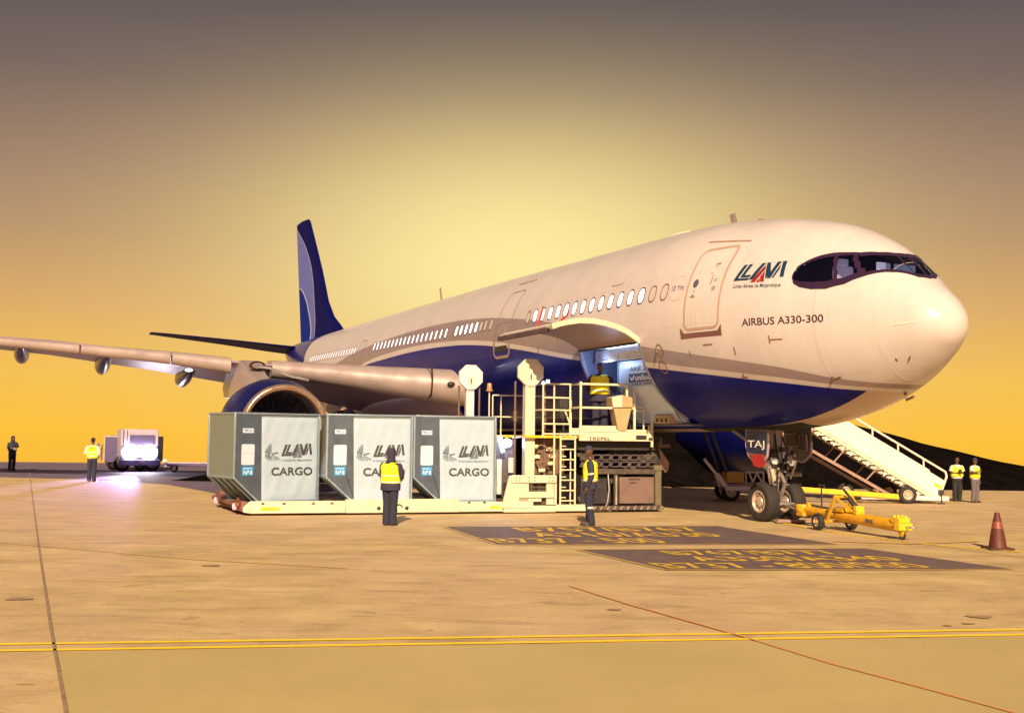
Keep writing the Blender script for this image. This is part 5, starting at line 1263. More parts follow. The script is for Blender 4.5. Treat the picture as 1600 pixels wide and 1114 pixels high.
def person(label, pos, yaw, h, P, top=m_navy, legs=m_trouser, vest=m_hivis, hood=None, cap=None, sleeves='long', vest_long=.92, coat=None, holds=None, group=None, tapes=True, vest_mat_tape=m_reflect, hard=None):
    """stands on pos; faces -y before yaw. P: joint overrides in a 1.75 m frame"""
    t = thing('person', label, 'person', pos, yaw, group)
    k = h / 1.75
    J = dict(pel=(0, 0, .95), sp=(0, 0, 1.13), ch=(0, 0, 1.33), nk=(0, .005, 1.48), hd=(0, -.015, 1.56),
             ls=(.185, 0, 1.415), le=(.235, .02, 1.13), lwr=(.245, -.04, .88), rs=(-.185, 0, 1.415), re=(-.235, .02, 1.13), rw=(-.245, -.04, .88),
             lh=(.09, 0, .92), lk=(.10, -.02, .50), la=(.10, .03, .085), rh=(-.09, 0, .92), rk=(-.10, -.02, .50), ra=(-.10, .03, .085), toe_l=(.12, -.17, .035), toe_r=(-.12, -.17, .035), turn=0.0, tilt=0.0, girth=1.0)
    J.update(P)
    G = J['girth']
    V = lambda n: Vector(J[n]) * k
    # ---- body: one skinned surface, hands with separate fingers
    vs, es, rs = [], [], []
    def add(p, r, par=None):
        vs.append(Vector(p)); rs.append((r[0] * k, r[1] * k) if isinstance(r, tuple) else r * k); i = len(vs) - 1
        if par is not None: es.append((par, i))
        return i
    pe = add(V('pel'), (.145 * G, .105 * G)); s1 = add(V('sp'), (.135 * G, .10 * G), pe); c1 = add(V('ch'), (.15 * G, .105 * G), s1); n1 = add(V('nk'), .055, c1); add(V('hd'), .056, n1)
    for S_, el, wr, sg in (('ls', 'le', 'lwr', 1), ('rs', 're', 'rw', -1)):
        a = add(V(S_), .062, c1); b = add(V(el), .044, a); w_ = add(V(wr), .028, b)
        d = (V(wr) - V(el)).normalized(); side = d.cross(Vector((sg, .0, 0))).normalized()
        if side.length < .1: side = Vector((0, 1, 0))
        pm = add(V(wr) + d * .06 * k, (.036, .020), w_)
        for f in range(4):
            o_ = (f - 1.5) * .019 * k; q = V(wr) + d * (.10 + .004 * (1.5 - abs(f - 1.5))) * k + side * o_
            a1_ = add(q, .0085, pm); add(q + d * (.045 + .006 * (f in (1, 2))) * k + Vector((-sg * .012, 0, 0)) * k, .0075, a1_)
        th_ = add(V(wr) + d * .055 * k - side * .045 * k, .010, pm); add(V(wr) + d * .085 * k - side * .055 * k, .008, th_)
    for H_, K_, A_, T_ in (('lh', 'lk', 'la', 'toe_l'), ('rh', 'rk', 'ra', 'toe_r')):
        a = add(V(H_), .085, pe); b = add(V(K_), .058, a); q = add(V(A_), .040, b); add(V(T_), .032, q)
    body = skin_mesh('body', vs, es, rs, [m_skin, EYE], t)
    hm = MB(); head_mesh(hm, V('hd') + Vector((0, -.005, .085)) * k, J['tilt'], J['turn'], k)
    # join the shaped head into the body mesh
    bm = bmesh.new(); bm.from_mesh(body.data); base = [bm.verts.new(v) for v in hm.v]
    for f, mi in zip(hm.f, hm.m):
        try:
            ff = bm.faces.new([base[i] for i in f]); ff.material_index = mi; ff.smooth = True
        except ValueError: pass
    bmesh.ops.recalc_face_normals(bm, faces=bm.faces); bm.to_mesh(body.data); bm.free()
    # ---- clothes
    def cloth(name, chain, m, lev=1):
        v2, e2, r2 = [], [], []
        for p, r, par in chain:
            v2.append(p); r2.append((r[0] * k, r[1] * k) if isinstance(r, tuple) else r * k)
            if par is not None: e2.append((par, len(v2) - 1))
        return skin_mesh(name, v2, e2, r2, [m], t, lev)
    lerp = lambda a, b, u: V(a).lerp(V(b), u)
    def axis0(z):
        pts = [(J['pel'][2], V('pel')), (J['sp'][2], V('sp')), (J['ch'][2], V('ch')), (J['nk'][2], V('nk'))]
        if z <= J['pel'][2]: return V('pel') + Vector((0, 0, (z - J['pel'][2]) * k))
        for (z0, p0), (z1, p1) in zip(pts, pts[1:]):
            if z <= z1 or z1 == J['nk'][2]: return p0.lerp(p1, (z - z0) / (z1 - z0))
    def oval(z, w_, d_, n_=24, ph=0.0):
        c_ = axis0(z); g = .45 + .55 * G
        return [c_ + Vector((w_ * g * abs(cos(a)) ** .85 * (1 if cos(a) > 0 else -1), d_ * (.35 + .65 * G) * sin(a), 0)) * k * (1 + .022 * sin(5 * a + z * 23 + ph) + .012 * sin(9 * a - z * 31)) for a in [2 * pi * q / n_ for q in range(n_)]]
    mb = MB()
    rows = [(1.475, .07, .07), (1.455, .115, .085), (1.43, .175, .105), (1.39, .205, .125), (1.30, .207, .138), (1.20, .197, .138), (1.10, .190, .135), (1.02, .195, .138)]
    rows += [(.95, .205, .148), (.88, .210, .152), (.81, .208, .150)] if coat else [(.96, .19, .135), (.92, .18, .128)]
    mb.loft([oval(z, w_, d_) for z, w_, d_ in rows])
    for S_, el, wr in (('ls', 'le', 'lwr'), ('rs', 're', 'rw')):
        sh = V(S_) + (V('ch') - V(S_)) * .12
        if sleeves == 'long':
            P_ = [sh, lerp(S_, el, .25), lerp(S_, el, .6), lerp(S_, el, .9), lerp(el, wr, .10), lerp(el, wr, .5), lerp(el, wr, .85), lerp(el, wr, .97)]; r_ = [.075, .082, .074, .066, .066, .060, .052, .050]
        else:
            P_ = [sh, lerp(S_, el, .25), lerp(S_, el, .6), lerp(S_, el, .80)]; r_ = [.072, .078, .072, .074]
        mb.tube(P_, [q * k * (.6 + .4 * G) for q in r_], 14)
    mb.build('jacket' if sleeves == 'long' else 'shirt', top, t, smooth=80)
    mb = MB()
    mb.loft([oval(z, w_, d_) for z, w_, d_ in ((1.0, .160, .115), (.94, .172, .125), (.86, .178, .128), (.80, .172, .125))])
    for H_, K_, A_ in (('lh', 'lk', 'la'), ('rh', 'rk', 'ra')):
        a_ = V(A_); P_ = [V(H_), lerp(H_, K_, .25), lerp(H_, K_, .6), lerp(H_, K_, .95), lerp(K_, A_, .3), lerp(K_, A_, .65), a_ + Vector((0, -.01, .01)) * k, Vector((a_.x, a_.y - .012 * k, .035 * k))]
        r_ = [.098, .104, .094, .084, .083, .080, .078, .080]
        mb.tube(P_, [q * k * (.6 + .4 * G) for q in r_], 16)
    mb.build('trousers', legs, t, smooth=80)
    for A_, T_ in (('la', 'toe_l'), ('ra', 'toe_r')):
        p, q = V(A_), V(T_); d = (q - p); d.z = 0; d.normalize(); sd = Vector((-d.y, d.x, 0))
        mb = MB(); rings = []
        for u, w_, hh in ((-.07, .032, .08), (-.04, .042, .10), (.02, .044, .10), (.09, .046, .075), (.15, .047, .055), (.19, .036, .045), (.205, .015, .03)):
            c_ = Vector((p.x, p.y, 0)) + d * u * k; rings.append([c_ + sd * (w_ * x) * k + Vector((0, 0, z * hh)) * k for x, z in ((-1, 0.02), (1, 0.02), (1.0, .5), (.6, .95), (-.6, .95), (-1.0, .5))])
        mb.loft(rings); mb.build('shoe', m_shoe, t, smooth=60)
    # hi-vis waistcoat: one shell over the torso with shoulder straps, silver bands as parts
    if vest:
        zt, zb = 1.455, vest_long; ax = V('ch') - V('pel'); n_ = 32
        def axis(z):   # torso centre at height z of the frame
            pts = [(J['pel'][2], V('pel')), (J['sp'][2], V('sp')), (J['ch'][2], V('ch')), (J['nk'][2], V('nk'))]
            for (z0, p0), (z1, p1) in zip(pts, pts[1:]):
                if z <= z1 or z1 == J['nk'][2]: return p0.lerp(p1, (z - z0) / (z1 - z0))
        def ringz(z, grow=0.0):
            u = (z - zb) / (zt - zb)
            w_ = (.215 - .012 * sin(pi * min(1, u * 1.3)) if u < .75 else .203 + .012 * (1 - (u - .75) / .25)) * (.5 + .5 * G) + grow
            d_ = (.160 if u < .75 else .160 - .078 * ((u - .75) / .25) ** 1.5) * (.4 + .6 * G) + grow
            if u > .78: w_ -= .06 * ((u - .78) / .22) ** 2
            c_ = axis(z)
            out = []
            for j in range(n_):
                an = 2 * pi * j / n_; cx_, sy_ = cos(an), sin(an)
                flat = abs(cx_) ** .8 * (1 if cx_ > 0 else -1)
                rip = 1 + .012 * sin(an * 5 + z * 17) 
                out.append(c_ + Vector((w_ * flat * rip, d_ * sy_ * rip, 0)) * k + Vector((0, 0, .0)))
            return out
        zs = [zb + (zt - zb) * i / 14 for i in range(15)]
        mb = MB(); mb.loft([ringz(z) for z in zs], cap=False)
        # arm openings: leave out side faces high on the torso
        keep = []
        for fi, f in enumerate(mb.f):
            c_ = sum((mb.v[i][0] for i in f)) / 4; zz = fi // n_; j = fi % n_
            if zz >= 9 and abs(cos(2 * pi * (j + .5) / n_)) > .90: continue
            if zz >= 11 and sin(2 * pi * (j + .5) / n_) < -.93: continue
            keep.append(f)
        mb.f = keep; mb.m = [0] * len(keep)
        v = mb.build('vest', vest, t, smooth=80)
        sol = v.modifiers.new('cloth', 'SOLIDIFY'); sol.thickness = .006
        if tapes:
            for za, zc in ((1.06, 1.105), (1.20, 1.245)) if tapes is True else tapes:
                mb = MB(); mb.loft([ringz(za, .006), ringz((za + zc) / 2, .007), ringz(zc, .006)], cap=False); mb.build('reflective_band', vest_mat_tape, v, smooth=80)
    else: v = None
    if hood:
        mb = MB(); rings = []; c_ = V('hd') + Vector((0, .0, .085)) * k; n_ = 20
        R = Matrix.Rotation(J['turn'], 3, 'Z')
        for z, w_, f, b in ((-.19, .13, .09, .11), (-.15, .115, .075, .125), (-.11, .095, .06, .12), (-.05, .098, .062, .125), (.02, .102, .075, .128), (.08, .096, .085, .115), (.12, .075, .07, .085), (.145, .03, .03, .035)):
            rings.append([c_ + R @ (Vector((w_ * cos(2 * pi * j / n_), (f if sin(2 * pi * j / n_) < 0 else b) * sin(2 * pi * j / n_), z)) * k) for j in range(n_)])
        mb.loft(rings); mb.build('hood', hood, t, smooth=80)
    elif cap:
        mb = MB(); c_ = V('hd') + Vector((0, -.0, .085)) * k; n_ = 20; R = Matrix.Rotation(J['turn'], 3, 'Z') @ Matrix.Rotation(J['tilt'], 3, 'X'); rings = []
        for z, w_, f, b in ((.035, .083, .092, .104), (.07, .083, .09, .104), (.10, .070, .074, .088), (.125, .045, .048, .055), (.138, .012, .012, .014)):
            rings.append([c_ + R @ (Vector((w_ * cos(2 * pi * j / n_), (f if sin(2 * pi * j / n_) < 0 else b) * sin(2 * pi * j / n_), z)) * k) for j in range(n_)])
        mb.loft(rings)
        pk = [c_ + R @ (Vector((x, y, .045 - .02 * abs(y + .08))) * k) for x, y in ((-.07, -.07), (-.06, -.13), (0, -.155), (.06, -.13), (.07, -.07))]
        mb.add(pk + [p + Vector((0, 0, -.008)) * k for p in pk], [(0, 1, 2, 3, 4), (9, 8, 7, 6, 5), (0, 5, 6, 1), (1, 6, 7, 2), (2, 7, 8, 3), (3, 8, 9, 4)])
        mb.build('cap', cap, t, smooth=60)
    else:
        mb = MB(); c_ = V('hd') + Vector((0, .006, .09)) * k; n_ = 20; R = Matrix.Rotation(J['turn'], 3, 'Z') @ Matrix.Rotation(J['tilt'], 3, 'X'); rings = []
        for z, w_, f, b in ((-.03, .072, -.02, .098), (.02, .079, .02, .102), (.06, .080, .082, .102), (.09, .072, .074, .092), (.115, .050, .052, .065), (.128, .012, .012, .016)):
            rings.append([c_ + R @ (Vector((w_ * cos(2 * pi * j / n_), (f if sin(2 * pi * j / n_) < 0 else b) * sin(2 * pi * j / n_), z)) * k) for j in range(n_)])
        mb.loft(rings); mb.build('hair', HAIR, t, smooth=80)
    return t, k, v
# hooded worker watching the containers, back to the camera, hands in front
p1, k1, v1 = person('worker in dark hooded jacket and yellow vest, back turned to the camera before the containers', gnd(609, 820.5), pi - .35, 1.65,
    dict(le=(.255, -.06, 1.13), lwr=(.09, -.20, .98), re=(-.255, -.05, 1.13), rw=(-.08, -.20, .98), la=(.085, .03, .085), ra=(-.085, .03, .085), lk=(.085, -.01, .5), rk=(-.085, -.01, .5), toe_l=(.10, -.17, .035), toe_r=(-.10, -.17, .035), turn=.35, girth=1.28),
    hood=m_navy, coat=True, vest_long=.97, tapes=((.985, 1.02), (1.135, 1.16)))
mb = MB()
for i in range(5): mb.box((-.07 + i * .03, .158, 1.25 + .004 * (i % 2)), (-.05 + i * .03, .166, 1.30))
mb.build('vest_print', mat('faded_vest_print', (.20, .15, .03), .8, var=0), v1)
# worker by the ladder, seen from the side, facing left
p2, k2, v2 = person('worker in dark cap and open yellow vest standing sideways below the platform', gnd(922, 821.5), -pi / 2 - .15, 1.76,
    dict(le=(.24, .05, 1.13), lwr=(.22, -.05, .87), re=(-.23, .03, 1.13), rw=(-.20, -.10, .90), lk=(.09, -.03, .5), la=(.085, .05, .085), ra=(-.085, -.03, .085), toe_l=(.09, -.15, .035), toe_r=(-.09, -.23, .035), hd=(0, -.035, 1.555), tilt=.2, girth=1.05),
    cap=m_navy, coat=True, vest_long=.98, tapes=((1.0, 1.03),))
for A_ in ((.11, .02, .40), (-.11, -.02, .40)):
    mb = MB(); mb.tube([Vector((A_[0] * .9, A_[1] - .02, z)) for z in (.39, .435)], .083, 16); mb.build('leg_band', m_reflect, p2)
mb = MB(); mb.tube([Vector((.262, .035, 1.14)), Vector((.260, .03, 1.175))], .073, 14); mb.build('sleeve_band', m_reflect, p2)
# operator on the platform, back to the camera, arms forward
pp = lw(-1.60, .50, 2.04)
p3, k3, v3 = person('operator in yellow vest on the raised platform facing the open cargo doorway', pp, pi - .2, 1.92,
    dict(le=(.30, -.10, 1.14), lwr=(.30, -.34, 1.06), re=(-.31, -.06, 1.16), rw=(-.33, -.30, 1.08), girth=1.3, tilt=.35, hd=(0, -.04, 1.55)), cap=mat('violet_cap_cloth', (.05, .035, .06), .9, var=.2), coat=True, vest_long=.98, tapes=((1.05, 1.09),))
mb = MB()
for i in range(3): mb.beam((-.13, .168, 1.30 - i * .06), (.13, .168, 1.27 - i * .06), .022, .004, (0, 0, 1))
mb.build('vest_print', mat('olive_vest_print', (.36, .30, .02), .8, var=0), v3)
for sx in (-.1, .1):
    mb = MB(); mb.tube([Vector((sx, -.01, z)) for z in (.40, .44)], .092, 16); mb.build('leg_band', m_reflect, p3)
# marshaller on the left, back to the camera
p4, k4, v4 = person('man in bright yellow vest with silver bands standing before the vehicle with blazing lamps', gnd(143, 752), pi, 1.69,
    dict(le=(.29, .02, 1.16), lwr=(.25, -.16, 1.02), re=(-.27, .02, 1.13), rw=(-.20, -.16, 1.0), girth=1.12), top=m_shirt, vest_long=.95, tapes=((1.02, 1.06), (1.16, 1.20)), vest=mat('bright_vest_cloth', (.85, .80, .015), .8, var=.1, scale=10, bump=.25, bscale=25))
mb = MB(); mb.box((-.09, .163, 1.29), (.05, .170, 1.32)); mb.build('vest_print', m_dark, v4)
# far person at the left edge
p5, k5, v5 = person('distant person in dark clothes with a pale waist band at the edge of the taxiway', gnd(18, 735), .9, 1.66,
    dict(le=(.20, -.16, 1.2), lwr=(.10, -.22, 1.38), re=(-.22, .0, 1.13), rw=(-.1, -.18, 1.05)), vest=m_navy, hood=m_navy, tapes=((1.02, 1.16),), vest_long=.98, vest_mat_tape=mat('pale_band_cloth', (.5, .42, .45), .8, var=.1))
# two people by the stairs
p6, k6, v6 = person('person in pale shirt, yellow vest and black trousers reading something held at the chest', gnd(1496, 783), .1, 1.42,
    dict(le=(.27, .0, 1.16), lwr=(.06, -.24, 1.17), re=(-.27, .0, 1.16), rw=(-.06, -.24, 1.15), girth=1.35, tilt=.35, lk=(.11, -.02, .5), rk=(-.11, -.02, .5)), top=m_shirt, legs=m_dark_cloth, sleeves='short', cap=None, tapes=((1.12, 1.16),), vest_mat_tape=m_brown, vest_long=1.0)
mb = MB(); mb.box((-.07, -.30, 1.16), (.05, -.285, 1.30)); ph = mb.build('clipboard', m_dark, None, .004); ph.location = p6.location; ph.rotation_euler = p6.rotation_euler; ph.scale = (k6,) * 3
tag(ph, 'small dark clipboard held at the chest of the person in black trousers', 'clipboard')
p7, k7, v7 = person('person in cap, pale shirt and grey trousers with one arm hanging beside the stairs', gnd(1524, 785), .5, 1.42,
    dict(le=(.24, .02, 1.12), lwr=(.25, -.02, .86), re=(-.28, -.10, 1.18), rw=(-.18, -.26, 1.22), girth=1.1, tilt=.15), top=m_shirt, legs=m_grey_cloth, sleeves='short', cap=m_navy, tapes=((1.14, 1.18),), vest_mat_tape=m_brown, vest_long=.98)

# ================================================================== PASSENGER STAIRS
st = thing('passenger_stairs', 'white towable boarding stairs with solid side panel and yellow drawbar behind the nose gear', 'boarding stairs', (0, 34.5, 0))
m_stairw = mat('stair_white_paint', (.76, .68, .60), .42, var=.08, scale=2)
m_stairp = mat('stair_rose_steel', (.30, .19, .16), .5, .1, var=.2)
def line(x, p, q): return p[1] + (q[1] - p[1]) * (x - p[0]) / (q[0] - p[0])
B0, B1 = (13.42, .16), (9.64, 2.40)                      # lower edge of the side panel, carried on up to the landing
top_x = 6.4
low = lambda x: line(x, B0, B1)
for y0, y1 in ((0, .05), (1.38, 1.43)):
    mb = MB(); mb.prism([(13.50, .12), (13.66, .72), (top_x, low(top_x) + .73), (top_x, low(top_x))], lambda x, y, d: Vector((x, d, y)), y0, y1); mb.build('side_panel', m_stairw, st, .008)
    mb = MB()
    r = [(13.46, y0, .16), (13.72, y0, .86), (13.68, y0, 1.0), (13.58, y0, 1.06), (10.9, y0, low(10.9) + .98), (8.5, y0, low(8.5) + .98), (top_x, y0, low(top_x) + .98)]
    mb.tube(r, .035, 8)
    for x in (13.0, 12.2, 11.4, 10.6, 9.8, 9.0): mb.bar((x, y0, low(x) + .70), (x, y0, low(x) + .98), .028, 8)
    mb.build('handrail', m_stairw, st)
    mb = MB(); mb.beam((13.45, y0, .10), (top_x, y0, low(top_x) - .06), .07, .14); mb.beam((13.35, y0 - .03, .17), (top_x, y0 - .03, low(top_x) + .07), .03, .03); mb.build('stringer', m_cream, st, .006)
    mb = MB(); mb.beam((12.1, y0, .16), (top_x, y0, low(top_x) - .98), .06, .09)
    for x in (11.6, 10.6, 9.6, 8.6, 7.6): mb.beam((x, y0, low(x) - .08), (x - .45, y0, line(x - .45, (12.1, .16), (top_x, low(top_x) - .98))), .04, .04)
    mb.build('lower_truss', m_stairp, st)
mb = MB()
for i in range(26):
    x = 13.2 - i * .26; z = low(x) - .02
    if x > top_x: mb.box((x - .16, .05, z - .05), (x + .12, 1.38, z - .015)); 
mb.build('tread', m_stairp, st, .004)
mb = MB()
for i in range(26):
    x = 13.2 - i * .26; z = low(x) - .02
    if x > top_x: mb.prism([(x - .17, z - .20), (x + .10, z - .05), (x + .10, z - .0), (x - .17, z - .10)], lambda a, b, d: Vector((a, d, b)), .02, .06)
mb.build('tread_bracket', m_stairw, st)
mb = MB(); mb.box((4.8, -.1, low(top_x) - .1), (top_x, 1.55, low(top_x))); mb.build('landing', m_stairw, st, .01)
for y in (.1, 1.4):
    mb = MB(); mb.beam((7.0, y, .4), (5.6, y, low(top_x) - .1), .09, .09, (0, 1, 0)); mb.build('landing_strut', m_dark, st)
mb = MB(); mb.beam((13.75, -.05, .17), (11.0, -.05, .20), .10, .14); mb.beam((13.75, 1.5, .17), (11.0, 1.5, .20), .10, .14); mb.beam((13.7, -.05, .17), (13.7, 1.5, .17), .1, .12); mb.beam((11.2, -.05, .20), (11.2, 1.5, .20), .1, .12); mb.build('base_frame', m_stairw, st, .01)
mb = MB(); mb.beam((12.3, -.12, .21), (9.0, -.12, .42), .10, .15); mb.build('drawbar', m_yellow, st, .01)
mb = MB(); mb.beam((9.0, -.10, .42), (7.0, -.10, .40), .09, .13); mb.beam((9.0, 1.4, .40), (6.7, 1.4, .40), .09, .13); mb.beam((12.6, -.13, .16), (12.25, -.13, .22), .12, .16); mb.build('chassis_beam', m_cream, st, .01)
mb = MB(); mb.box((6.8, .0, .58), (7.35, .8, .92)); mb.build('battery_box', mat('ochre_box_paint', (.50, .27, .03), .5, var=.15), st, .015)
mb = MB(); mb.box((6.6, -.05, .46), (7.9, 1.4, .56)); mb.build('box_tray', m_stairp, st, .01)
mb = MB()
for p, q in (((7.4, 0, .58), (7.4, 0, .92)), ((7.4, 0, .92), (7.95, 0, .92)), ((7.95, 0, .92), (7.95, 0, .58)), ((7.5, 0, .90), (7.62, 0, .6)), ((7.62, 0, .6), (7.74, 0, .9)), ((7.74, 0, .9), (7.9, 0, .62))): mb.bar(p, q, .03, 8)
mb.build('valve_frame', m_cream, st)
mb = MB(); mb.beam((6.75, -.15, .46), (6.08, -.15, 1.30), .05, .09); mb.beam((6.72, -.15, .48), (6.45, -.15, .86), .07, .15); mb.beam((6.55, -.13, .46), (6.42, -.13, .80), .05, .05); mb.box((6.72, -.19, .34), (7.5, -.09, .48)); mb.ball((6.08, -.15, 1.30), .05); mb.build('tow_lever', m_stairw, st, .01)
for x, y in ((12.42, -.16), (12.42, 1.6), (6.95, .1), (6.95, 1.4), (11.0, 1.55)): wheel(st, (x, y, .28), .28, .18)
mb = MB(); mb.bar((13.52, -.08, .0), (13.50, -.08, .42), .03, 8); mb.box((13.44, -.14, .30), (13.58, -.02, .44)); mb.box((13.42, -.15, 0), (13.6, .0, .03)); mb.build('jack', m_dark, st)
mb = MB(); mb.add([Vector((13.42 + x, -.003, .56 + z)) for x, z in ((-.10, 0), (.14, -.12), (.14, .0), (-.10, .12))], [(0, 1, 2, 3)]); mb.build('warning_patch', m_yellow, st)

# ================================================================== TOW BAR
ta, tb = Vector((6.78, 25.45, .34)), Vector((7.86, 21.95, .26))
tow = thing('tow_bar', 'thick yellow aircraft tow bar on two small wheels coupled to the nose gear', 'tow bar', (ta.x, ta.y, 0), atan2(tb.y - ta.y, tb.x - ta.x))
TL = (Vector((tb.x, tb.y)) - Vector((ta.x, ta.y))).length
m_towy = mat('worn_yellow_paint', (.62, .33, .015), .42, var=.25, scale=7)
zt0, zt1 = .36, .27
mb = MB(); mb.bar((0, 0, zt0), (TL * .42, 0, zt0 - .04), .095, 20); mb.bar((TL * .40, 0, zt0 - .035), (TL * .97, 0, zt1), .125, 20); mb.build('tube', m_towy, tow, .006)
mb = MB(); mb.lathe([(.002, -.08), (.17, -.08), (.18, -.05), (.18, .05), (.17, .08), (.002, .08)], lambda x, y, h: Vector((.02 + x, y, zt0 + .04 + h)), 24); mb.box((-.05, -.15, zt0 - .14), (.22, .15, zt0 - .03)); mb.box((.2, -.04, zt0 + .02), (.27, .04, zt0 + .17)); mb.build('coupling_head', m_towy, tow, .01)
mb = MB()
for s in (-.13, .13): mb.bar((-.06, s, zt0 + .0), (-.75, s * .8, .44), .03, 8)
mb.bar((-.72, -.2, .44), (-.72, .2, .44), .035, 8); mb.build('coupling_rod', m_steel, tow)
wx = TL * .36
for s in (-.42, .42): wheel(tow, (wx - .05, s, .185), .185, .13)
mb = MB(); mb.bar((wx - .05, -.5, .185), (wx - .05, .5, .185), .03, 10)
for s in (-.22, .22):
    mb.beam((wx - .05, s, .16), (wx + .30, s, .74), .05, .07); mb.beam((wx + .30, s, .74), (wx + .75, s * .4, .45), .035, .05)
mb.bar((wx + .30, -.24, .74), (wx + .30, .24, .74), .035, 10); mb.box((wx + .2, -.14, .42), (wx + .45, .14, .52))
mb.build('axle_frame', m_towy, tow, .006)
mb = MB(); mb.bar((wx + .85, .10, .42), (wx + .35, -.05, .92), .028, 8); mb.bar((wx + .72, .03, .5), (wx + .5, -.02, .74), .045, 10); mb.build('pump_handle', m_dark, tow)
mb = MB(); mb.box((wx + .78, -.10, .40), (wx + .90, .10, .58)); mb.build('pump_bracket', m_yellow, tow, .01)
mb = MB(); mb.box((TL * .93, -.13, zt1 + .06), (TL + .02, .13, zt1 + .17)); mb.box((TL * .97, -.16, zt1 - .08), (TL + .06, .16, zt1 + .06))
for i in range(5): mb.ball((TL * .93 + i * .055, .07 * (-1) ** i, zt1 + .18), .035)
mb.build('end_head', m_yellow, tow, .01)
mb = MB(); mb.tube([(TL + .06, 0, zt1), (TL + .20, 0, zt1)] + [(TL + .27 + .07 * cos(pi + 2 * pi * i / 14), .07 * sin(pi + 2 * pi * i / 14), zt1) for i in range(15)], .018, 8); mb.build('tow_eye', m_steel, tow)
mb = MB(); mb.beam((TL - .05, 0, .07), (TL - .05, 0, zt1), .10, .12, (1, 0, 0)); fr_ = mb.build('castor_fork', m_towy, tow, .008)
wheel(tow, (TL - .05, 0, .075), .075, .06, 'castor_wheel')
mb = MB(); mb.add([Vector((TL * .70 + x, -.128, .265 + z)) for x, z in ((0, 0), (.25, -.01), (.25, .07), (0, .08))], [(0, 1, 2, 3)]); mb.build('plate', m_brown, tow)
mb = MB(); mb.bar((.30, .3, 0.02), (.30, .3, .92), .018, 8); mb.bar((.20, .3, .92), (.42, .3, .92), .03, 8); mb.bar((.22, .3, .02), (.38, .3, .02), .04, 8); mb.bar((.3, .3, .4), (.3, .0, .4), .015, 6); mb.build('release_lever', m_dark, tow)

# chock board under the nose wheels
ck = gnd(1238, 817)
t = thing('wheel_chock', 'pale flat wheel chock lying on the ground under the nose wheels', 'chock', (ck.x, ck.y, 0), .05)
mb = MB(); mb.prism([(-.42, .02), (.42, .02), (.40, .07), (-.36, .09)], lambda x, y, d: Vector((x, d, y)), -.12, .12); mb.build('board', m_stairp, t, .008)
mb = MB(); mb.box((-.42, -.14, .004), (.44, .14, .02)); mb.build('base', m_dark, t)

# traffic cone
cp_ = gnd(1559, 858)
t = thing('traffic_cone', 'faded red traffic cone with pale band standing alone near the right edge', 'traffic cone', cp_)
m_cone = mat('faded_cone_rubber', (.085, .018, .012), .6, var=.3, scale=9, bump=.1)
F3 = lambda x, y, h: Vector((x, y, h))
mb = MB(); mb.lathe([(.165, .035), (.155, .06), (.125, .26), (.083, .475), (.045, .66), (.036, .675), (.028, .66), (.05, .5)], F3, 28); mb.build('cone', m_cone, t, smooth=50)
mb = MB(); mb.lathe([(.1035, .385), (.0795, .508)], F3, 28); mb.build('band', mat('pale_red_band', (.24, .06, .045), .5, var=.15), t)
mb = MB(); mb.prism([(-.20, -.23), (.20, -.23), (.23, -.20), (.23, .20), (.20, .23), (-.20, .23), (-.23, .20), (-.23, -.20)], lambda x, y, d: Vector((x, y, d)), .004, .038); mb.build('base', mat('dark_cone_base', (.06, .02, .015), .7, var=.3), t, .006)

# ================================================================== VEHICLE WITH BLAZING LAMPS, DOLLY
vp = gnd(217, 737)
VZ = .47
tk = thing('service_truck', 'violet grey boxy truck facing the camera with blazing white lamps', 'truck', (vp.x, vp.y, 0), VZ)
m_truck = mat('lilac_grey_paint', (.42, .36, .46), .4, var=.1)
m_tdark = mat('violet_dark_paint', (.09, .07, .17), .5, var=.15)
mb = MB(); mb.prism([(-.88, .45), (.88, .45), (.88, 1.95), (.82, 2.08), (-.82, 2.08), (-.88, 1.95)], lambda x, y, d: Vector((x, d, y)), 0, 1.7); cab = mb.build('cab', m_truck, tk, .05)
mb = MB(); mb.box((-.42, -.02, 1.30), (.66, -.005, 1.75)); mb.build('windscreen', mat('dim_windscreen', (.10, .08, .16), .15, var=0), tk, .02)
mb = MB()
for lo, hi in (((-.48, -.03, 1.75), (.72, .0, 1.80)), ((-.48, -.03, 1.25), (.72, 0, 1.30)), ((-.48, -.03, 1.30), (-.42, 0, 1.75)), ((.66, -.03, 1.30), (.72, 0, 1.75))): mb.box(lo, hi)
mb.build('windscreen_frame', m_tdark, tk)
mb = MB(); mb.box((-.80, -.012, .5), (-.74, 0, 2.05)); mb.box((-.62, -.012, 1.2), (-.58, 0, 2.05)); mb.build('cab_pillar', m_tdark, tk)
mb = MB(); mb.box((-.95, -.12, .30), (.95, .1, .60)); mb.build('bumper', m_tdark, tk, .03)
mb = MB(); mb.box((-.86, 1.75, .6), (.86, 4.6, 1.75)); mb.build('load_body', m_tdark, tk, .03)
for x in (-.72, .72):
    for y in (.7, 3.8): wheel(tk, (x, y, .40), .40, .25)
m_lampw = mat('blazing_head_lamp', (1, 1, 1), .2, var=0, emit=(.93, .88, 1), estr=24)
mb = MB(); mb.box((-.86, -.03, .58), (.86, -.002, 1.26)); mb.build('grille', mat('black_grille', (.02, .018, .03), .6), tk, .02)
for x, z, r in ((-.44, .95, .38), (.44, .95, .38), (0, 1.02, .26)):
    mb = MB(); mb.lathe([(.002, -.20), (r * .5, -.185), (r * .8, -.15), (r, -.08), (r, .0)], lambda u, v, h, x=x, z=z: Vector((x + u, h - .02, z + v)), 24); mb.build('headlight', m_lampw, tk)
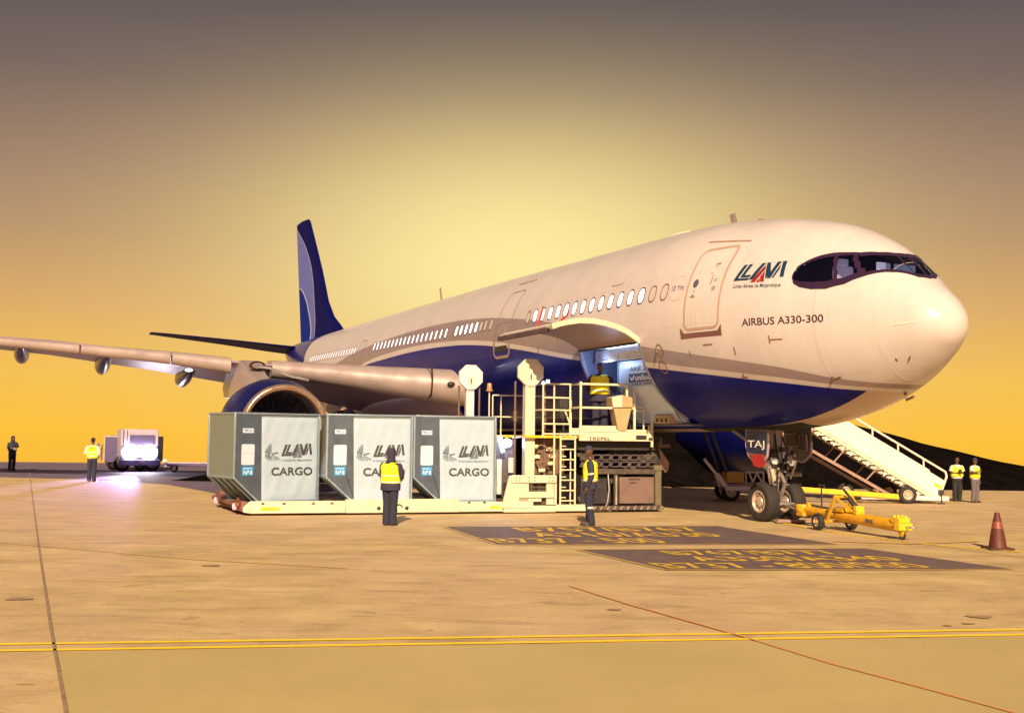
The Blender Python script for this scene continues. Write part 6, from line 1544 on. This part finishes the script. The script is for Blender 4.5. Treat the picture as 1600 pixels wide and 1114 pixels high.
for x in (-.62, .66):
    l = bpy.data.lights.new('headlight_beam', 'SPOT'); l.energy = 350; l.color = (.50, .36, 1); l.spot_size = radians(95); l.spot_blend = .8; l.shadow_soft_size = .15
    lo_ = bpy.data.objects.new('headlight_beam', l); COL.objects.link(lo_); lo_.parent = tk; lo_.location = (x, -.25, .95); lo_.rotation_euler = (radians(86), 0, 0)
l = bpy.data.lights.new('headlight_beam', 'SPOT'); l.energy = 13000; l.color = (.55, .36, 1); l.spot_size = radians(21); l.spot_blend = .9; l.shadow_soft_size = .15
lo_ = bpy.data.objects.new('headlight_beam', l); COL.objects.link(lo_); lo_.location = (vp.x + .3, vp.y - .9, 1.0); lo_.rotation_euler = Vector((sin(radians(9)), -cos(radians(9)), -.075)).to_track_quat('-Z', 'Y').to_euler()
# low dark trailer beside the truck
tp = gnd(176, 737)
tr_ = thing('box_trailer', 'dark violet box trailer beside the truck with blazing lamps', 'trailer', (tp.x - .1, tp.y + 1.2, 0), -.1)
mb = MB(); mb.box((-.85, 0, .42), (.85, 3.2, 1.72)); mb.build('body', m_tdark, tr_, .03)
mb = MB()
for x in (-.83, .79): mb.box((x, -.02, .42), (x + .04, .0, 1.72))
mb.box((-.85, -.02, 1.68), (.85, 0, 1.74)); mb.build('edge_trim', m_truck, tr_)
mb = MB(); mb.beam((-1.05, -.3, .6), (-.98, -.3, 1.35), .10, .03, (0, 1, 0)); mb.beam((-1.0, .1, .5), (-1.0, .1, 1.3), .04, .04, (0, 1, 0)); mb.build('mirror_arm', m_tdark, tr_)
for x in (-.7, .7): wheel(tr_, (x, .8, .3), .3, .2)
# flat baggage dolly further right
dp = gnd(300, 738)
dl = thing('baggage_dolly', 'low flat dark dolly behind the outermost container', 'baggage dolly', (dp.x, dp.y, 0), .05)
mb = MB(); mb.box((-1.25, 0, .30), (2.2, 1.5, .42)); mb.build('deck', m_tdark, dl, .02)
mb = MB(); mb.box((-1.25, -.02, .44), (2.2, .03, .50)); mb.beam((-1.25, 0, .35), (-1.25, 0, .62), .06, .06, (0, 1, 0)); mb.beam((-1.3, .7, .33), (-1.75, .7, .2), .05, .05); mb.build('edge_rail', m_truck, dl)
mb = MB(); mb.ball((-1.30, -.03, .52), .12, .06, .12); mb.build('reflector_lamp', m_cream, dl)
for x in (-.9, 1.8): wheel(dl, (x, .1, .2), .2, .12)
